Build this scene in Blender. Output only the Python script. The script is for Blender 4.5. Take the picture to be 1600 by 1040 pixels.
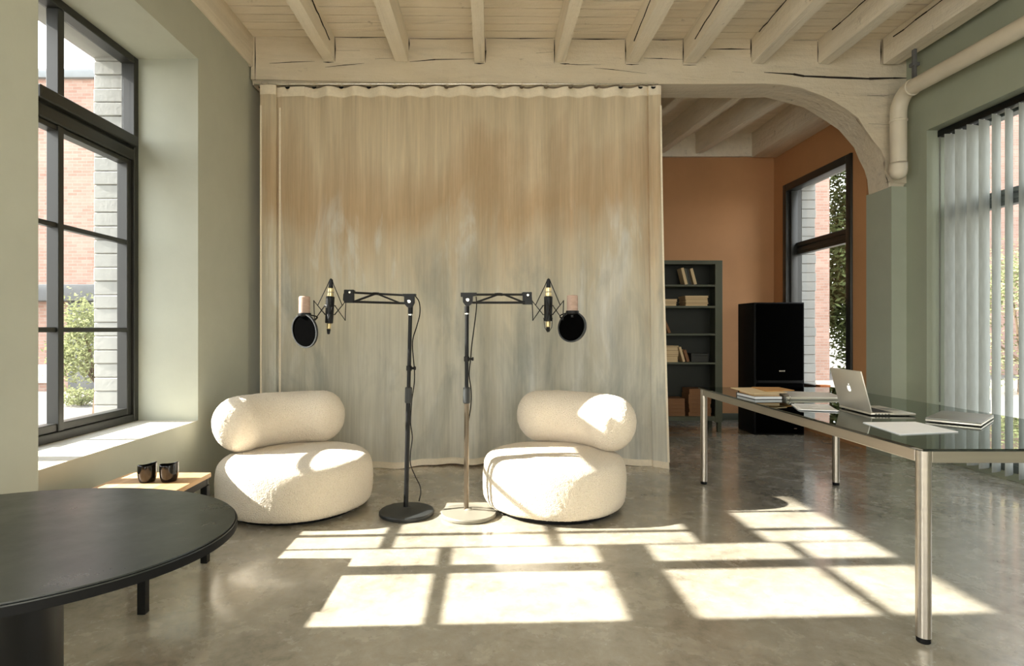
import bpy, bmesh, math, random
from mathutils import Vector, Matrix, noise
random.seed(7)
PI = math.pi
sc = bpy.context.scene
col = sc.collection
for o in list(bpy.data.objects):
    bpy.data.objects.remove(o)

# ------------------------------------------------------------------ camera
H = 1.19                       # eye height
F, CX, CY = 900.0, 764.0, 515.0   # focal length and vanishing point for a 1600x1040 frame
cam = bpy.data.cameras.new('camera')
cam.sensor_width = 36.0
cam.lens = 36.0 * F / 1600.0
cam.shift_x = (800 - CX) / 1600.0
cam.shift_y = -(520 - CY) / 1600.0
cam.clip_start = 0.05
co = bpy.data.objects.new('camera', cam)
col.objects.link(co)
co.location = (0, 0, H)
co.rotation_euler = (PI / 2, 0, 0)
sc.camera = co

# ------------------------------------------------------------------ world, sun, exposure
w = bpy.data.worlds.new('sky')
sc.world = w
w.use_nodes = True
nt = w.node_tree
nt.nodes.clear()
tc = nt.nodes.new('ShaderNodeTexCoord')
sep = nt.nodes.new('ShaderNodeSeparateXYZ')
rmp = nt.nodes.new('ShaderNodeValToRGB')
bg = nt.nodes.new('ShaderNodeBackground')
wo = nt.nodes.new('ShaderNodeOutputWorld')
nt.links.new(tc.outputs['Generated'], sep.inputs[0])
nt.links.new(sep.outputs[2], rmp.inputs[0])
nt.links.new(rmp.outputs[0], bg.inputs[0])
nt.links.new(bg.outputs[0], wo.inputs[0])
rmp.color_ramp.elements[0].position = 0.0
rmp.color_ramp.elements[0].color = (1.0, 0.97, 0.92, 1)
rmp.color_ramp.elements[1].position = 0.9
rmp.color_ramp.elements[1].color = (0.80, 0.88, 1.0, 1)
bg.inputs[1].default_value = 5.2

sun = bpy.data.lights.new('sun', 'SUN')
sun.energy = 27.0
sun.color = (1.0, 0.94, 0.86)
sun.angle = math.radians(0.55)
so = bpy.data.objects.new('sun', sun)
col.objects.link(so)
so.rotation_euler = Vector((1, 0.043, -0.63)).to_track_quat('-Z', 'Y').to_euler()
so.location = (-20, 2, 14)

def portal(name, loc, rot, sx, sy):
    l = bpy.data.lights.new(name, 'AREA')
    l.shape = 'RECTANGLE'
    l.size, l.size_y = sx, sy
    l.cycles.is_portal = True
    o = bpy.data.objects.new(name, l)
    col.objects.link(o)
    o.location = loc
    o.rotation_euler = rot
portal('daylight_portal', (-2.60, 3.03, 1.82), (0, -PI / 2, 0), 2.4, 1.80)
portal('daylight_portal', (4.32, 3.8, 1.5), (0, PI / 2, 0), 2.9, 2.7)
portal('daylight_portal', (4.0, 6.64, 1.75), (0, PI / 2, 0), 2.5, 1.3)

# unseen area lamps added behind the camera as frontal fill
for wx in (-0.9, 0.975, 2.85):
    l = bpy.data.lights.new('added_rear_fill', 'AREA')
    l.shape = 'RECTANGLE'
    l.size, l.size_y = 1.5, 2.5
    l.energy = 28
    l.color = (1.0, 0.98, 0.95)
    o = bpy.data.objects.new('added_rear_fill', l)
    col.objects.link(o)
    o.location = (wx, -3.78, 1.9)
    o.rotation_euler = (PI / 2, 0, 0)

# unseen area lamp added beside the camera to brighten from the left
l = bpy.data.lights.new('added_left_fill', 'AREA')
l.shape = 'RECTANGLE'
l.size, l.size_y = 2.3, 2.9
l.energy = 250
l.color = (1.0, 0.98, 0.95)
o = bpy.data.objects.new('added_left_fill', l)
col.objects.link(o)
o.location = (-2.62, -1.1, 1.82)
o.rotation_euler = (0, -PI / 2, 0)

vs = sc.view_settings
vs.view_transform = 'Standard'
vs.look = 'None'
vs.gamma = 1.0
vs.use_curve_mapping = False
vs.exposure = 0.13
cy = sc.cycles
cy.max_bounces = 12
cy.diffuse_bounces = 6
cy.glossy_bounces = 5
cy.transparent_max_bounces = 24
cy.caustics_reflective = False
cy.caustics_refractive = False
cy.sample_clamp_indirect = 8.0
cy.use_denoising = True

# ------------------------------------------------------------------ helpers
def lin(c):
    return tuple(((v / 255.0 + 0.055) / 1.055) ** 2.4 if v > 10 else v / 255.0 / 12.92 for v in c) + (1.0,)

def scalec(c, k):
    return (min(c[0] * k, 1), min(c[1] * k, 1), min(c[2] * k, 1), 1)

class NT:
    def __init__(s, name):
        s.m = bpy.data.materials.new(name)
        s.m.use_nodes = True
        s.t = s.m.node_tree
        s.t.nodes.clear()
        s.out = s.n('ShaderNodeOutputMaterial')
    def n(s, typ, **kw):
        x = s.t.nodes.new(typ)
        for k, v in kw.items():
            setattr(x, k, v)
        return x
    def l(s, a, b):
        s.t.links.new(a, b)
    def coords(s, scale=(1, 1, 1), kind='Object'):
        t = s.n('ShaderNodeTexCoord')
        mp = s.n('ShaderNodeMapping')
        mp.inputs['Scale'].default_value = scale
        s.l(t.outputs[kind], mp.inputs[0])
        return mp.outputs[0]
    def noise(s, vec, scale, detail=4, rough=0.55, dist=0.0):
        x = s.n('ShaderNodeTexNoise')
        x.inputs['Scale'].default_value = scale
        x.inputs['Detail'].default_value = detail
        x.inputs['Roughness'].default_value = rough
        x.inputs['Distortion'].default_value = dist
        s.l(vec, x.inputs['Vector'])
        return x.outputs[0]
    def ramp(s, fac, stops):
        r = s.n('ShaderNodeValToRGB')
        e = r.color_ramp.elements
        while len(e) < len(stops):
            e.new(0.5)
        for k, (p, c) in enumerate(stops):
            e[k].position = p
            e[k].color = c if len(c) == 4 else tuple(c) + (1,)
        s.l(fac, r.inputs[0])
        return r.outputs[0]
    def mix(s, fac, a, b, mode='MIX'):
        x = s.n('ShaderNodeMix', data_type='RGBA', blend_type=mode)
        for sock, v in ((x.inputs[0], fac), (x.inputs[6], a), (x.inputs[7], b)):
            if isinstance(v, (int, float)):
                sock.default_value = v
            elif isinstance(v, tuple):
                sock.default_value = v
            else:
                s.l(v, sock)
        return x.outputs[2]
    def math(s, op, a, b=None):
        x = s.n('ShaderNodeMath', operation=op)
        for i, v in enumerate((a, b)):
            if v is None:
                continue
            if isinstance(v, (int, float)):
                x.inputs[i].default_value = v
            else:
                s.l(v, x.inputs[i])
        return x.outputs[0]
    def bsdf(s, color, rough=0.5, metal=0.0, spec=0.5, normal=None):
        b = s.n('ShaderNodeBsdfPrincipled')
        for sock, v in ((b.inputs['Base Color'], color), (b.inputs['Roughness'], rough)):
            if isinstance(v, (int, float, tuple)):
                sock.default_value = v
            else:
                s.l(v, sock)
        b.inputs['Metallic'].default_value = metal
        b.inputs['Specular IOR Level'].default_value = spec
        if normal is not None:
            s.l(normal, b.inputs['Normal'])
        s.b = b
        s.l(b.outputs[0], s.out.inputs[0])
        return b
    def bump(s, h, strength=0.3, dist=0.01):
        x = s.n('ShaderNodeBump')
        x.inputs['Strength'].default_value = strength
        x.inputs['Distance'].default_value = dist
        s.l(h, x.inputs['Height'])
        return x.outputs[0]

def pm(name, rgb, rough=0.5, metal=0.0, var=0.12, scale=(4, 4, 4), bump=0.0, bscale=60, bdist=0.004, spec=0.5):
    """plain procedural material: colour broken up by noise, optional fine relief"""
    t = NT(name)
    c = lin(rgb)
    v = t.coords(scale)
    n = t.noise(v, 1.0, 5)
    cc = t.ramp(n, [(0.3, scalec(c, 1 - var)), (0.7, scalec(c, 1 + var))])
    nm = None
    if bump:
        nm = t.bump(t.noise(t.coords(), bscale, 3), bump, bdist)
    t.bsdf(cc, rough, metal, spec, nm)
    return t.m

M = {}
# painted walls
def paint(name, rgb, var=0.07):
    t = NT(name)
    c = lin(rgb)
    v = t.coords()
    n = t.noise(v, 0.9, 6, 0.6, 0.4)
    n2 = t.noise(v, 6.0, 4)
    m = t.mix(0.3, n, n2)
    cc = t.ramp(m, [(0.32, scalec(c, 1 - var)), (0.68, scalec(c, 1 + var))])
    nm = t.bump(t.noise(v, 45, 4), 0.12, 0.004)
    t.bsdf(cc, 0.62, 0, 0.35, nm)
    return t.m
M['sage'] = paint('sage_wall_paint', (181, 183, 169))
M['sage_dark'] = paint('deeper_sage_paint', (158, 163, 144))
M['sage_lit'] = paint('lit_pier_sage_paint', (166, 171, 154))  # sage lightened in colour for the light falling on the pier
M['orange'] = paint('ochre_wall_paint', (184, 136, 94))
M['white_paint'] = paint('white_wall_paint', (214, 208, 194), 0.04)

# whitewashed timber
def timber(name, rgb, along):
    t = NT(name)
    c = lin(rgb)
    sx = {'x': (0.9, 14, 14), 'y': (14, 0.9, 14)}[along]
    v = t.coords(sx)
    n = t.noise(v, 1.0, 7, 0.62, 0.6)
    big = t.noise(t.coords((1, 1, 1)), 2.3, 5, 0.6)
    cc = t.ramp(n, [(0.30, scalec(c, 0.80)), (0.42, scalec(c, 0.95)), (0.7, scalec(c, 1.05))])
    spots = t.ramp(t.noise(t.coords((5, 5, 16) if along == 'x' else (16, 5, 5)), 1.0, 8, 0.7), [(0.645, (0, 0, 0, 1)), (0.72, (1, 1, 1, 1))])
    cc = t.mix(t.ramp(big, [(0.4, (0, 0, 0, 1)), (0.65, (0.5, 0.5, 0.5, 1))]), cc, scalec((c[0], c[1] * 0.96, c[2] * 0.88), 0.92))
    cc = t.mix(t.math('MULTIPLY', spots, 0.55), cc, lin((98, 82, 62)))
    nm = t.bump(t.mix(0.5, n, t.noise(t.coords(), 16, 6, 0.65)), 0.8, 0.025)
    t.bsdf(cc, 0.7, 0, 0.3, nm)
    return t.m
M['beam_wood'] = timber('whitewashed_beam_wood', (219, 207, 186), 'x')
M['joist_wood'] = timber('whitewashed_joist_wood', (232, 222, 204), 'y')
M['plank_wood'] = timber('painted_plank_wood', (232, 221, 202), 'x')
M['crack'] = pm('timber_crack_and_gap_shade', (38, 30, 22), 0.9)  # serves real cracks and the painted shade between ceiling planks
M['pipe'] = pm('cream_pipe_paint', (216, 205, 184), 0.42, var=0.05, bump=0.1, bscale=25)

# concrete floor
def concrete():
    t = NT('polished_concrete')
    v = t.coords()
    a = t.noise(v, 0.9, 8, 0.62, 0.8)
    b = t.noise(v, 5.0, 8, 0.7, 0.3)
    d = t.noise(v, 60, 3, 0.6)
    e_ = t.noise(v, 15, 8, 0.72, 0.4)
    m = t.mix(0.30, t.mix(0.42, a, b), e_)
    cc = t.ramp(m, [(0.36, lin((104, 97, 85))), (0.46, lin((152, 144, 128))), (0.56, lin((173, 166, 150))), (0.68, lin((194, 188, 173)))])
    sp = t.ramp(d, [(0.62, (0, 0, 0, 1)), (0.72, (1, 1, 1, 1))])
    cc = t.mix(t.math('MULTIPLY', sp, 0.22), cc, lin((86, 78, 64)))
    rg = t.ramp(b, [(0.3, (0.16,) * 3), (0.7, (0.34,) * 3)])
    nm = t.bump(b, 0.06, 0.01)
    bs = t.bsdf(cc, rg, 0, 0.5, nm)
    bs.inputs['Coat Weight'].default_value = 0.8
    bs.inputs['Coat Roughness'].default_value = 0.11
    return t.m
M['concrete'] = concrete()

M['frame_black'] = pm('black_window_frame', (40, 40, 36), 0.38, 0, 0.1)
M['frame_grey'] = pm('grey_green_window_frame', (96, 104, 102), 0.4)
M['black_metal'] = pm('black_metal', (9, 9, 9), 0.45, 0.0, 0.1, spec=0.3)
M['black_matte'] = pm('matte_black', (10, 10, 10), 0.7, 0, 0.1, spec=0.2)
M['black_mesh'] = pm('black_nylon_mesh', (6, 6, 6), 1.0, 0, 0.2, (300, 300, 300), spec=0.0)
M['base_black'] = pm('black_cast_base', (40, 42, 42), 0.5, 0, 0.1, bump=0.15, bscale=180)
M['base_sunlit'] = pm('sunlit_cast_base', (122, 118, 106), 0.45, 0, 0.08, bump=0.15, bscale=180)  # sunlight put into the colour: paler copy of the stand base
M['pole_grey'] = pm('worn_bronze_tube', (112, 100, 84), 0.32, 0.8, 0.08)
M['steel'] = pm('brushed_steel', (172, 163, 150), 0.33, 0.9, 0.05, (2, 2, 40))
M['chrome'] = pm('bright_metal', (225, 222, 214), 0.2, 1.0, 0.03)
M['brass'] = pm('pale_brass', (216, 196, 148), 0.3, 0.85, 0.05)
M['pink_foam'] = pm('dusty_pink_foam', (178, 152, 138), 0.9, 0, 0.12, (30, 30, 90), bump=0.3, bscale=300)
M['cup'] = pm('glazed_black_ceramic', (15, 14, 13), 0.12, 0, 0.1)
M['laptop'] = pm('silver_aluminium', (206, 200, 186), 0.4, 0.6, 0.02)
M['key'] = pm('black_keys', (18, 18, 19), 0.5)
M['paper'] = pm('white_paper', (240, 240, 239), 0.8, 0, 0.02)
M['paper_old'] = pm('yellowed_paper', (214, 190, 150), 0.8, 0, 0.08, (3, 3, 200))
M['tan_card'] = pm('tan_card_cover', (188, 138, 74), 0.7, 0, 0.08)
M['brown_card'] = pm('brown_card', (138, 98, 66), 0.8, 0, 0.12, (6, 6, 30))
M['dark_card'] = pm('dark_cover', (46, 46, 42), 0.6)
M['grey_cloth'] = pm('grey_cover', (128, 128, 120), 0.45, 0, 0.08)
M['shelf'] = pm('dark_olive_steel', (78, 81, 66), 0.5, 0, 0.08, bump=0.05)
M['shelf_shaded'] = pm('shaded_olive_back_panel', (40, 42, 34), 0.6, 0, 0.1)  # shade inside the bookcase put into a darker panel colour
M['terracotta'] = pm('terracotta', (186, 106, 50), 0.8, 0, 0.15, (30, 30, 30))
M['stone'] = pm('painted_stone', (166, 165, 160), 0.8, 0, 0.07, (5, 5, 5), 0.15, 30, 0.01)
M['mortar'] = pm('grey_mortar', (150, 146, 138), 0.9)
M['ground'] = pm('pale_paving', (112, 108, 102), 0.9, 0, 0.12)
M['grey_band'] = pm('grey_coping', (128, 132, 134), 0.7, 0, 0.06)
M['grey_dark'] = pm('dark_grey_cladding', (96, 96, 96), 0.7, 0, 0.1)
M['bark'] = pm('bark', (92, 76, 58), 0.9, 0, 0.2, (8, 8, 2), 0.5, 30)
t = NT('backlit_emblem')
b_ = t.bsdf(t.ramp(t.noise(t.coords(), 5), [(0, (0.9, 0.9, 0.88, 1)), (1, (0.95, 0.95, 0.93, 1))]), 0.4)
b_.inputs['Emission Color'].default_value = (1, 0.98, 0.94, 1)
b_.inputs['Emission Strength'].default_value = 0.8
M['backlit'] = t.m
M['white_box'] = pm('white_render', (222, 220, 214), 0.8, 0, 0.04)

def wood_top():
    t = NT('light_oak')
    v = t.coords((22, 1.6, 22))
    n = t.noise(v, 1.0, 7, 0.6, 1.2)
    cc = t.ramp(n, [(0.3, lin((176, 132, 88))), (0.6, lin((214, 172, 126)))])
    t.bsdf(cc, 0.5, 0, 0.4, t.bump(n, 0.1, 0.003))
    return t.m
M['oak'] = wood_top()

def table_black():
    t = NT('smoked_black_tabletop')
    v = t.coords()
    n = t.noise(v, 7, 8, 0.65, 0.8)
    cc = t.ramp(n, [(0.35, lin((32, 35, 34))), (0.7, lin((52, 56, 54)))])
    rg = t.ramp(t.noise(v, 4, 7, 0.7), [(0.3, (0.24,) * 3), (0.75, (0.42,) * 3)])
    t.bsdf(cc, rg, 0, 0.6, t.bump(n, 0.03, 0.004))
    return t.m
M['tabletop'] = table_black()

def black_glass():
    t = NT('smoked_glass')
    v = t.coords()
    tr = t.n('ShaderNodeBsdfTransparent')
    tr.inputs[0].default_value = (0.07, 0.085, 0.078, 1)
    gl = t.n('ShaderNodeBsdfGlossy')
    gl.inputs['Color'].default_value = (0.93, 0.97, 0.95, 1)
    t.l(t.ramp(t.noise(v, 3, 3), [(0, (0.004,) * 3), (1, (0.02,) * 3)]), gl.inputs['Roughness'])
    lw_ = t.n('ShaderNodeLayerWeight')
    lw_.inputs[0].default_value = 0.5
    mx = t.n('ShaderNodeMixShader')
    t.l(t.math('ADD', t.math('MULTIPLY', t.math('POWER', lw_.outputs[1], 4.5), 0.86), 0.09), mx.inputs[0])
    t.l(tr.outputs[0], mx.inputs[1])
    t.l(gl.outputs[0], mx.inputs[2])
    t.l(mx.outputs[0], t.out.inputs[0])
    return t.m
M['black_glass'] = black_glass()

def pane_glass():
    t = NT('window_glass')
    tr = t.n('ShaderNodeBsdfTransparent')
    tr.inputs[0].default_value = (0.97, 0.985, 0.98, 1)
    gl = t.n('ShaderNodeBsdfGlossy')
    gl.inputs['Roughness'].default_value = 0.01
    lw_ = t.n('ShaderNodeLayerWeight')
    lw_.inputs[0].default_value = 0.5
    mx = t.n('ShaderNodeMixShader')
    t.l(t.math('ADD', t.math('MULTIPLY', t.math('POWER', lw_.outputs[1], 5.0), 0.8), 0.03), mx.inputs[0])
    t.l(tr.outputs[0], mx.inputs[1])
    t.l(gl.outputs[0], mx.inputs[2])
    t.l(mx.outputs[0], t.out.inputs[0])
    return t.m
M['glass'] = pane_glass()

def boucle():
    t = NT('cream_boucle')
    v = t.coords()
    vo = t.n('ShaderNodeTexVoronoi', feature='SMOOTH_F1')
    vo.inputs['Scale'].default_value = 165
    t.l(v, vo.inputs['Vector'])
    n = t.noise(v, 150, 4, 0.65)
    h = t.mix(0.45, vo.outputs[0], n)
    cc = t.ramp(h, [(0.1, lin((242, 232, 216))), (0.45, lin((236, 223, 203))), (0.8, lin((220, 206, 184)))])
    inv = t.math('SUBTRACT', 1.0, h)
    b = t.bsdf(cc, 0.95, 0, 0.1, t.bump(inv, 1.0, 0.014))
    b.inputs['Sheen Weight'].default_value = 0.25
    b.inputs['Sheen Roughness'].default_value = 0.5
    return t.m
M['boucle'] = boucle()

def curtain_mat():
    t = NT('hand_dyed_linen')
    v = t.coords()
    sepx = t.n('ShaderNodeSeparateXYZ')
    t.l(v, sepx.inputs[0])
    z = t.math('MULTIPLY', sepx.outputs[2], 1 / 3.4)
    cloud = t.noise(t.coords((1.1, 0, 0.55)), 1.0, 5, 0.6, 0.5)
    streak = t.noise(t.coords((9, 0, 0.35)), 1.0, 6, 0.6, 0.5)
    fine = t.noise(t.coords((60, 0, 2.0)), 1.0, 5, 0.65)
    weave = t.noise(t.coords((260, 0, 260)), 1.0, 2)
    off = t.math('MULTIPLY', t.math('SUBTRACT', t.mix(0.28, cloud, streak), 0.5), 0.8)
    zz = t.math('ADD', z, off)
    cc = t.ramp(zz, [(0.05, lin((220, 216, 202))), (0.30, lin((212, 209, 195))), (0.44, lin((220, 213, 194))),
                     (0.57, lin((218, 203, 177))), (0.68, lin((206, 181, 148))), (0.76, lin((213, 191, 160))), (0.86, lin((226, 210, 182)))])
    # bleached and slate patches in the lower half
    pale = t.ramp(t.noise(t.coords((4.2, 0, 0.9)), 1.0, 7, 0.62, 0.9), [(0.54, (0, 0, 0, 1)), (0.68, (1, 1, 1, 1))])
    low = t.ramp(z, [(0.1, (0.55,) * 3), (0.45, (1, 1, 1)), (0.62, (0.9,) * 3), (0.72, (0, 0, 0))])
    cc = t.mix(t.math('MULTIPLY', t.math('MULTIPLY', pale, low), 0.8), cc, lin((234, 233, 226)))
    slate = t.ramp(t.noise(t.coords((1.7, 3.1, 0.7)), 1.3, 6, 0.6, 0.5), [(0.5, (0, 0, 0, 1)), (0.66, (1, 1, 1, 1))])
    low2 = t.ramp(z, [(0.0, (0.5,) * 3), (0.25, (1, 1, 1)), (0.5, (0.7,) * 3), (0.60, (0, 0, 0))])
    cc = t.mix(t.math('MULTIPLY', t.math('MULTIPLY', slate, low2), 0.6), cc, lin((146, 153, 148)))
    cc = t.mix(0.45, cc, t.mix(1.0, cc, t.ramp(fine, [(0.3, (0.78,) * 3), (0.7, (1.15,) * 3)]), 'MULTIPLY'))
    cc = t.mix(0.3, cc, t.mix(1.0, cc, t.ramp(streak, [(0.35, (0.76,) * 3), (0.65, (1.16,) * 3)]), 'MULTIPLY'))
    cc = t.mix(0.3, cc, t.mix(1.0, cc, t.ramp(t.noise(t.coords((22, 0, 0.7)), 1.0, 6, 0.65, 0.4), [(0.35, (0.84,) * 3), (0.68, (1.14,) * 3)]), 'MULTIPLY'))
    nm = t.bump(t.mix(0.5, weave, fine), 0.18, 0.003)
    d = t.n('ShaderNodeBsdfDiffuse')
    tr = t.n('ShaderNodeBsdfTranslucent')
    mx = t.n('ShaderNodeMixShader')
    mx.inputs[0].default_value = 0.22
    for s in (d, tr):
        t.l(cc, s.inputs['Color'])
        t.l(nm, s.inputs['Normal'])
    t.l(d.outputs[0], mx.inputs[1])
    t.l(tr.outputs[0], mx.inputs[2])
    t.l(mx.outputs[0], t.out.inputs[0])
    return t.m
M['curtain'] = curtain_mat()
M['hem'] = pm('pale_linen_band', (236, 224, 202), 0.9, 0, 0.05, (60, 60, 60), 0.2, 300, 0.002)

def blind_mat():
    t = NT('blind_fabric')
    n = t.noise(t.coords((40, 40, 8)), 1.0, 4)
    cc = t.ramp(n, [(0.3, lin((186, 188, 180))), (0.7, lin((200, 202, 195)))])
    d = t.n('ShaderNodeBsdfDiffuse')
    tr = t.n('ShaderNodeBsdfTranslucent')
    mx = t.n('ShaderNodeMixShader')
    mx.inputs[0].default_value = 0.4
    t.l(cc, d.inputs[0])
    t.l(cc, tr.inputs[0])
    t.l(d.outputs[0], mx.inputs[1])
    t.l(tr.outputs[0], mx.inputs[2])
    t.l(mx.outputs[0], t.out.inputs[0])
    return t.m
M['blind'] = blind_mat()

def brick(name, a, b, mort):
    t = NT(name)
    tcn = t.n('ShaderNodeTexCoord')
    mp = t.n('ShaderNodeMapping')
    mp.inputs['Rotation'].default_value = (PI / 2, 0, 0)
    t.l(tcn.outputs['Object'], mp.inputs[0])
    br = t.n('ShaderNodeTexBrick')
    br.inputs['Scale'].default_value = 1.0
    br.inputs['Brick Width'].default_value = 0.23
    br.inputs['Row Height'].default_value = 0.078
    br.inputs['Mortar Size'].default_value = 0.007
    br.inputs['Color1'].default_value = lin(a)
    br.inputs['Color2'].default_value = lin(b)
    br.inputs['Mortar'].default_value = lin(mort)
    t.l(mp.outputs[0], br.inputs['Vector'])
    n = t.noise(t.coords(), 1.2, 6, 0.65)
    cc = t.mix(0.5, br.outputs[0], t.mix(1.0, br.outputs[0], t.ramp(n, [(0.3, (0.7,) * 3), (0.7, (1.2,) * 3)]), 'MULTIPLY'))
    nm = t.bump(t.math('SUBTRACT', 1.0, br.outputs[1]), 0.5, 0.01)
    t.bsdf(cc, 0.9, 0, 0.2, nm)
    return t.m
M['brick'] = brick('pale_red_brick', (164, 136, 123), (150, 118, 105), (156, 143, 134))

def leafm(name, rgb):
    t = NT(name)
    g = t.n('ShaderNodeNewGeometry')
    c = lin(rgb)
    cc = t.ramp(g.outputs['Random Per Island'], [(0, scalec(c, 0.6)), (0.6, c), (1, scalec(c, 1.5))])
    d = t.n('ShaderNodeBsdfDiffuse')
    tr = t.n('ShaderNodeBsdfTranslucent')
    mx = t.n('ShaderNodeMixShader')
    mx.inputs[0].default_value = 0.4
    t.l(cc, d.inputs[0])
    t.l(cc, tr.inputs[0])
    t.l(d.outputs[0], mx.inputs[1])
    t.l(tr.outputs[0], mx.inputs[2])
    t.l(mx.outputs[0], t.out.inputs[0])
    return t.m
M['leaf'] = leafm('green_leaves', (104, 114, 74))
M['leaf_pale'] = leafm('pale_green_leaves', (132, 136, 98))

# ------------------------------------------------------------------ mesh builder
class MB:
    def __init__(s):
        s.bm = bmesh.new()
    def _add(s, tmp, mat=None):
        if mat is not None:
            bmesh.ops.transform(tmp, matrix=mat, verts=tmp.verts)
        mp = {v: s.bm.verts.new(v.co) for v in tmp.verts}
        for f in tmp.faces:
            try:
                s.bm.faces.new([mp[v] for v in f.verts])
            except ValueError:
                pass
        tmp.free()
        return s
    def box(s, lo, hi, bev=0.0, seg=2, mat=None):
        t = bmesh.new()
        x0, y0, z0 = lo
        x1, y1, z1 = hi
        vs = [t.verts.new(p) for p in ((x0, y0, z0), (x1, y0, z0), (x1, y1, z0), (x0, y1, z0), (x0, y0, z1), (x1, y0, z1), (x1, y1, z1), (x0, y1, z1))]
        for f in ((3, 2, 1, 0), (4, 5, 6, 7), (0, 1, 5, 4), (1, 2, 6, 5), (2, 3, 7, 6), (3, 0, 4, 7)):
            t.faces.new([vs[i] for i in f])
        if bev > 0:
            bmesh.ops.bevel(t, geom=list(t.edges), offset=bev, segments=seg, profile=0.5, affect='EDGES')
        return s._add(t, mat)
    def hexa(s, pts, bev=0.0):
        """eight points: bottom ring of four, top ring of four"""
        t = bmesh.new()
        vs = [t.verts.new(p) for p in pts]
        for f in ((3, 2, 1, 0), (4, 5, 6, 7), (0, 1, 5, 4), (1, 2, 6, 5), (2, 3, 7, 6), (3, 0, 4, 7)):
            t.faces.new([vs[i] for i in f])
        bmesh.ops.recalc_face_normals(t, faces=list(t.faces))
        if bev > 0:
            bmesh.ops.bevel(t, geom=list(t.edges), offset=bev, segments=1, affect='EDGES')
        return s._add(t)
    def lathe(s, prof, seg=32, mat=None):
        t = bmesh.new()
        rings = []
        for r, z in prof:
            if r < 1e-6:
                rings.append([t.verts.new((0, 0, z))])
            else:
                rings.append([t.verts.new((r * math.cos(2 * PI * k / seg), r * math.sin(2 * PI * k / seg), z)) for k in range(seg)])
        for a, b in zip(rings, rings[1:]):
            for k in range(seg):
                k2 = (k + 1) % seg
                if len(a) == 1 and len(b) == 1:
                    continue
                if len(a) == 1:
                    t.faces.new((a[0], b[k], b[k2]))
                elif len(b) == 1:
                    t.faces.new((a[k], b[0], a[k2]))
                else:
                    t.faces.new((a[k], b[k], b[k2], a[k2]))
        bmesh.ops.recalc_face_normals(t, faces=list(t.faces))
        return s._add(t, mat)
    def cyl(s, p0, p1, r, seg=16, r1=None, bev=0.0):
        p0, p1 = Vector(p0), Vector(p1)
        d = p1 - p0
        L = d.length
        r1 = r if r1 is None else r1
        prof = [(0, 0), (r - bev, 0)] + ([(r, bev)] if bev else []) + ([(r1, L - bev)] if bev else []) + [(r1 - bev, L), (0, L)]
        m = Matrix.Translation(p0) @ d.to_track_quat('Z', 'Y').to_matrix().to_4x4()
        return s.lathe(prof, seg, m)
    def tube(s, pts, r, seg=8, smooth=0):
        pts = [Vector(p) for p in pts]
        if smooth:
            pts = catmull(pts, smooth)
        t = bmesh.new()
        rings = []
        nrm = None
        for i, p in enumerate(pts):
            d = (pts[min(i + 1, len(pts) - 1)] - pts[max(i - 1, 0)]).normalized()
            if nrm is None:
                nrm = d.orthogonal().normalized()
            nrm = (nrm - d * nrm.dot(d)).normalized()
            b = d.cross(nrm)
            rr = r[i] if isinstance(r, (list, tuple)) else r
            rings.append([t.verts.new(p + (nrm * math.cos(2 * PI * k / seg) + b * math.sin(2 * PI * k / seg)) * rr) for k in range(seg)])
        for a, b in zip(rings, rings[1:]):
            for k in range(seg):
                t.faces.new((a[k], a[(k + 1) % seg], b[(k + 1) % seg], b[k]))
        t.faces.new(rings[0][::-1])
        t.faces.new(rings[-1])
        return s._add(t)
    def prism(s, poly, h0, h1, mat=None, bev=0.0):
        """polygon in xy extruded from z=h0 to z=h1"""
        t = bmesh.new()
        n = len(poly)
        a = [t.verts.new((x, y, h0)) for x, y in poly]
        b = [t.verts.new((x, y, h1)) for x, y in poly]
        t.faces.new(a[::-1])
        t.faces.new(b)
        for k in range(n):
            t.faces.new((a[k], a[(k + 1) % n], b[(k + 1) % n], b[k]))
        bmesh.ops.recalc_face_normals(t, faces=list(t.faces))
        if bev:
            bmesh.ops.bevel(t, geom=[e for e in t.edges if abs(e.verts[0].co.z - e.verts[1].co.z) < 1e-6], offset=bev, segments=2, affect='EDGES')
        return s._add(t, mat)
    def loft(s, front, back):
        """closed prism between two polygons with the same number of corners"""
        t = bmesh.new()
        a = [t.verts.new(p) for p in front]
        b = [t.verts.new(p) for p in back]
        n = len(a)
        t.faces.new(a)
        t.faces.new(b[::-1])
        for k in range(n):
            t.faces.new((a[k], b[k], b[(k + 1) % n], a[(k + 1) % n]))
        bmesh.ops.recalc_face_normals(t, faces=list(t.faces))
        return s._add(t)
    def build(s, name, mat, parent=None, sharp=35, kind=None, origin=None):
        me = bpy.data.meshes.new(name)
        if origin is not None:
            bmesh.ops.translate(s.bm, vec=-Vector(origin), verts=s.bm.verts)
        s.bm.to_mesh(me)
        s.bm.free()
        me.materials.append(M[mat] if isinstance(mat, str) else mat)
        me.polygons.foreach_set('use_smooth', [True] * len(me.polygons))
        me.set_sharp_from_angle(angle=math.radians(sharp))
        o = bpy.data.objects.new(name, me)
        col.objects.link(o)
        if origin is not None:
            o.location = origin
        if parent is not None:
            o.parent = parent
        if kind:
            o['kind'] = kind
        return o

def catmull(p, n):
    out = []
    q = [p[0] * 2 - p[1]] + list(p) + [p[-1] * 2 - p[-2]]
    for i in range(1, len(q) - 2):
        for k in range(n):
            t = k / n
            a, b, c, d = q[i - 1], q[i], q[i + 1], q[i + 2]
            out.append(0.5 * ((2 * b) + (c - a) * t + (2 * a - 5 * b + 4 * c - d) * t * t + (3 * b - a - 3 * c + d) * t ** 3))
    out.append(p[-1])
    return out

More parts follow.
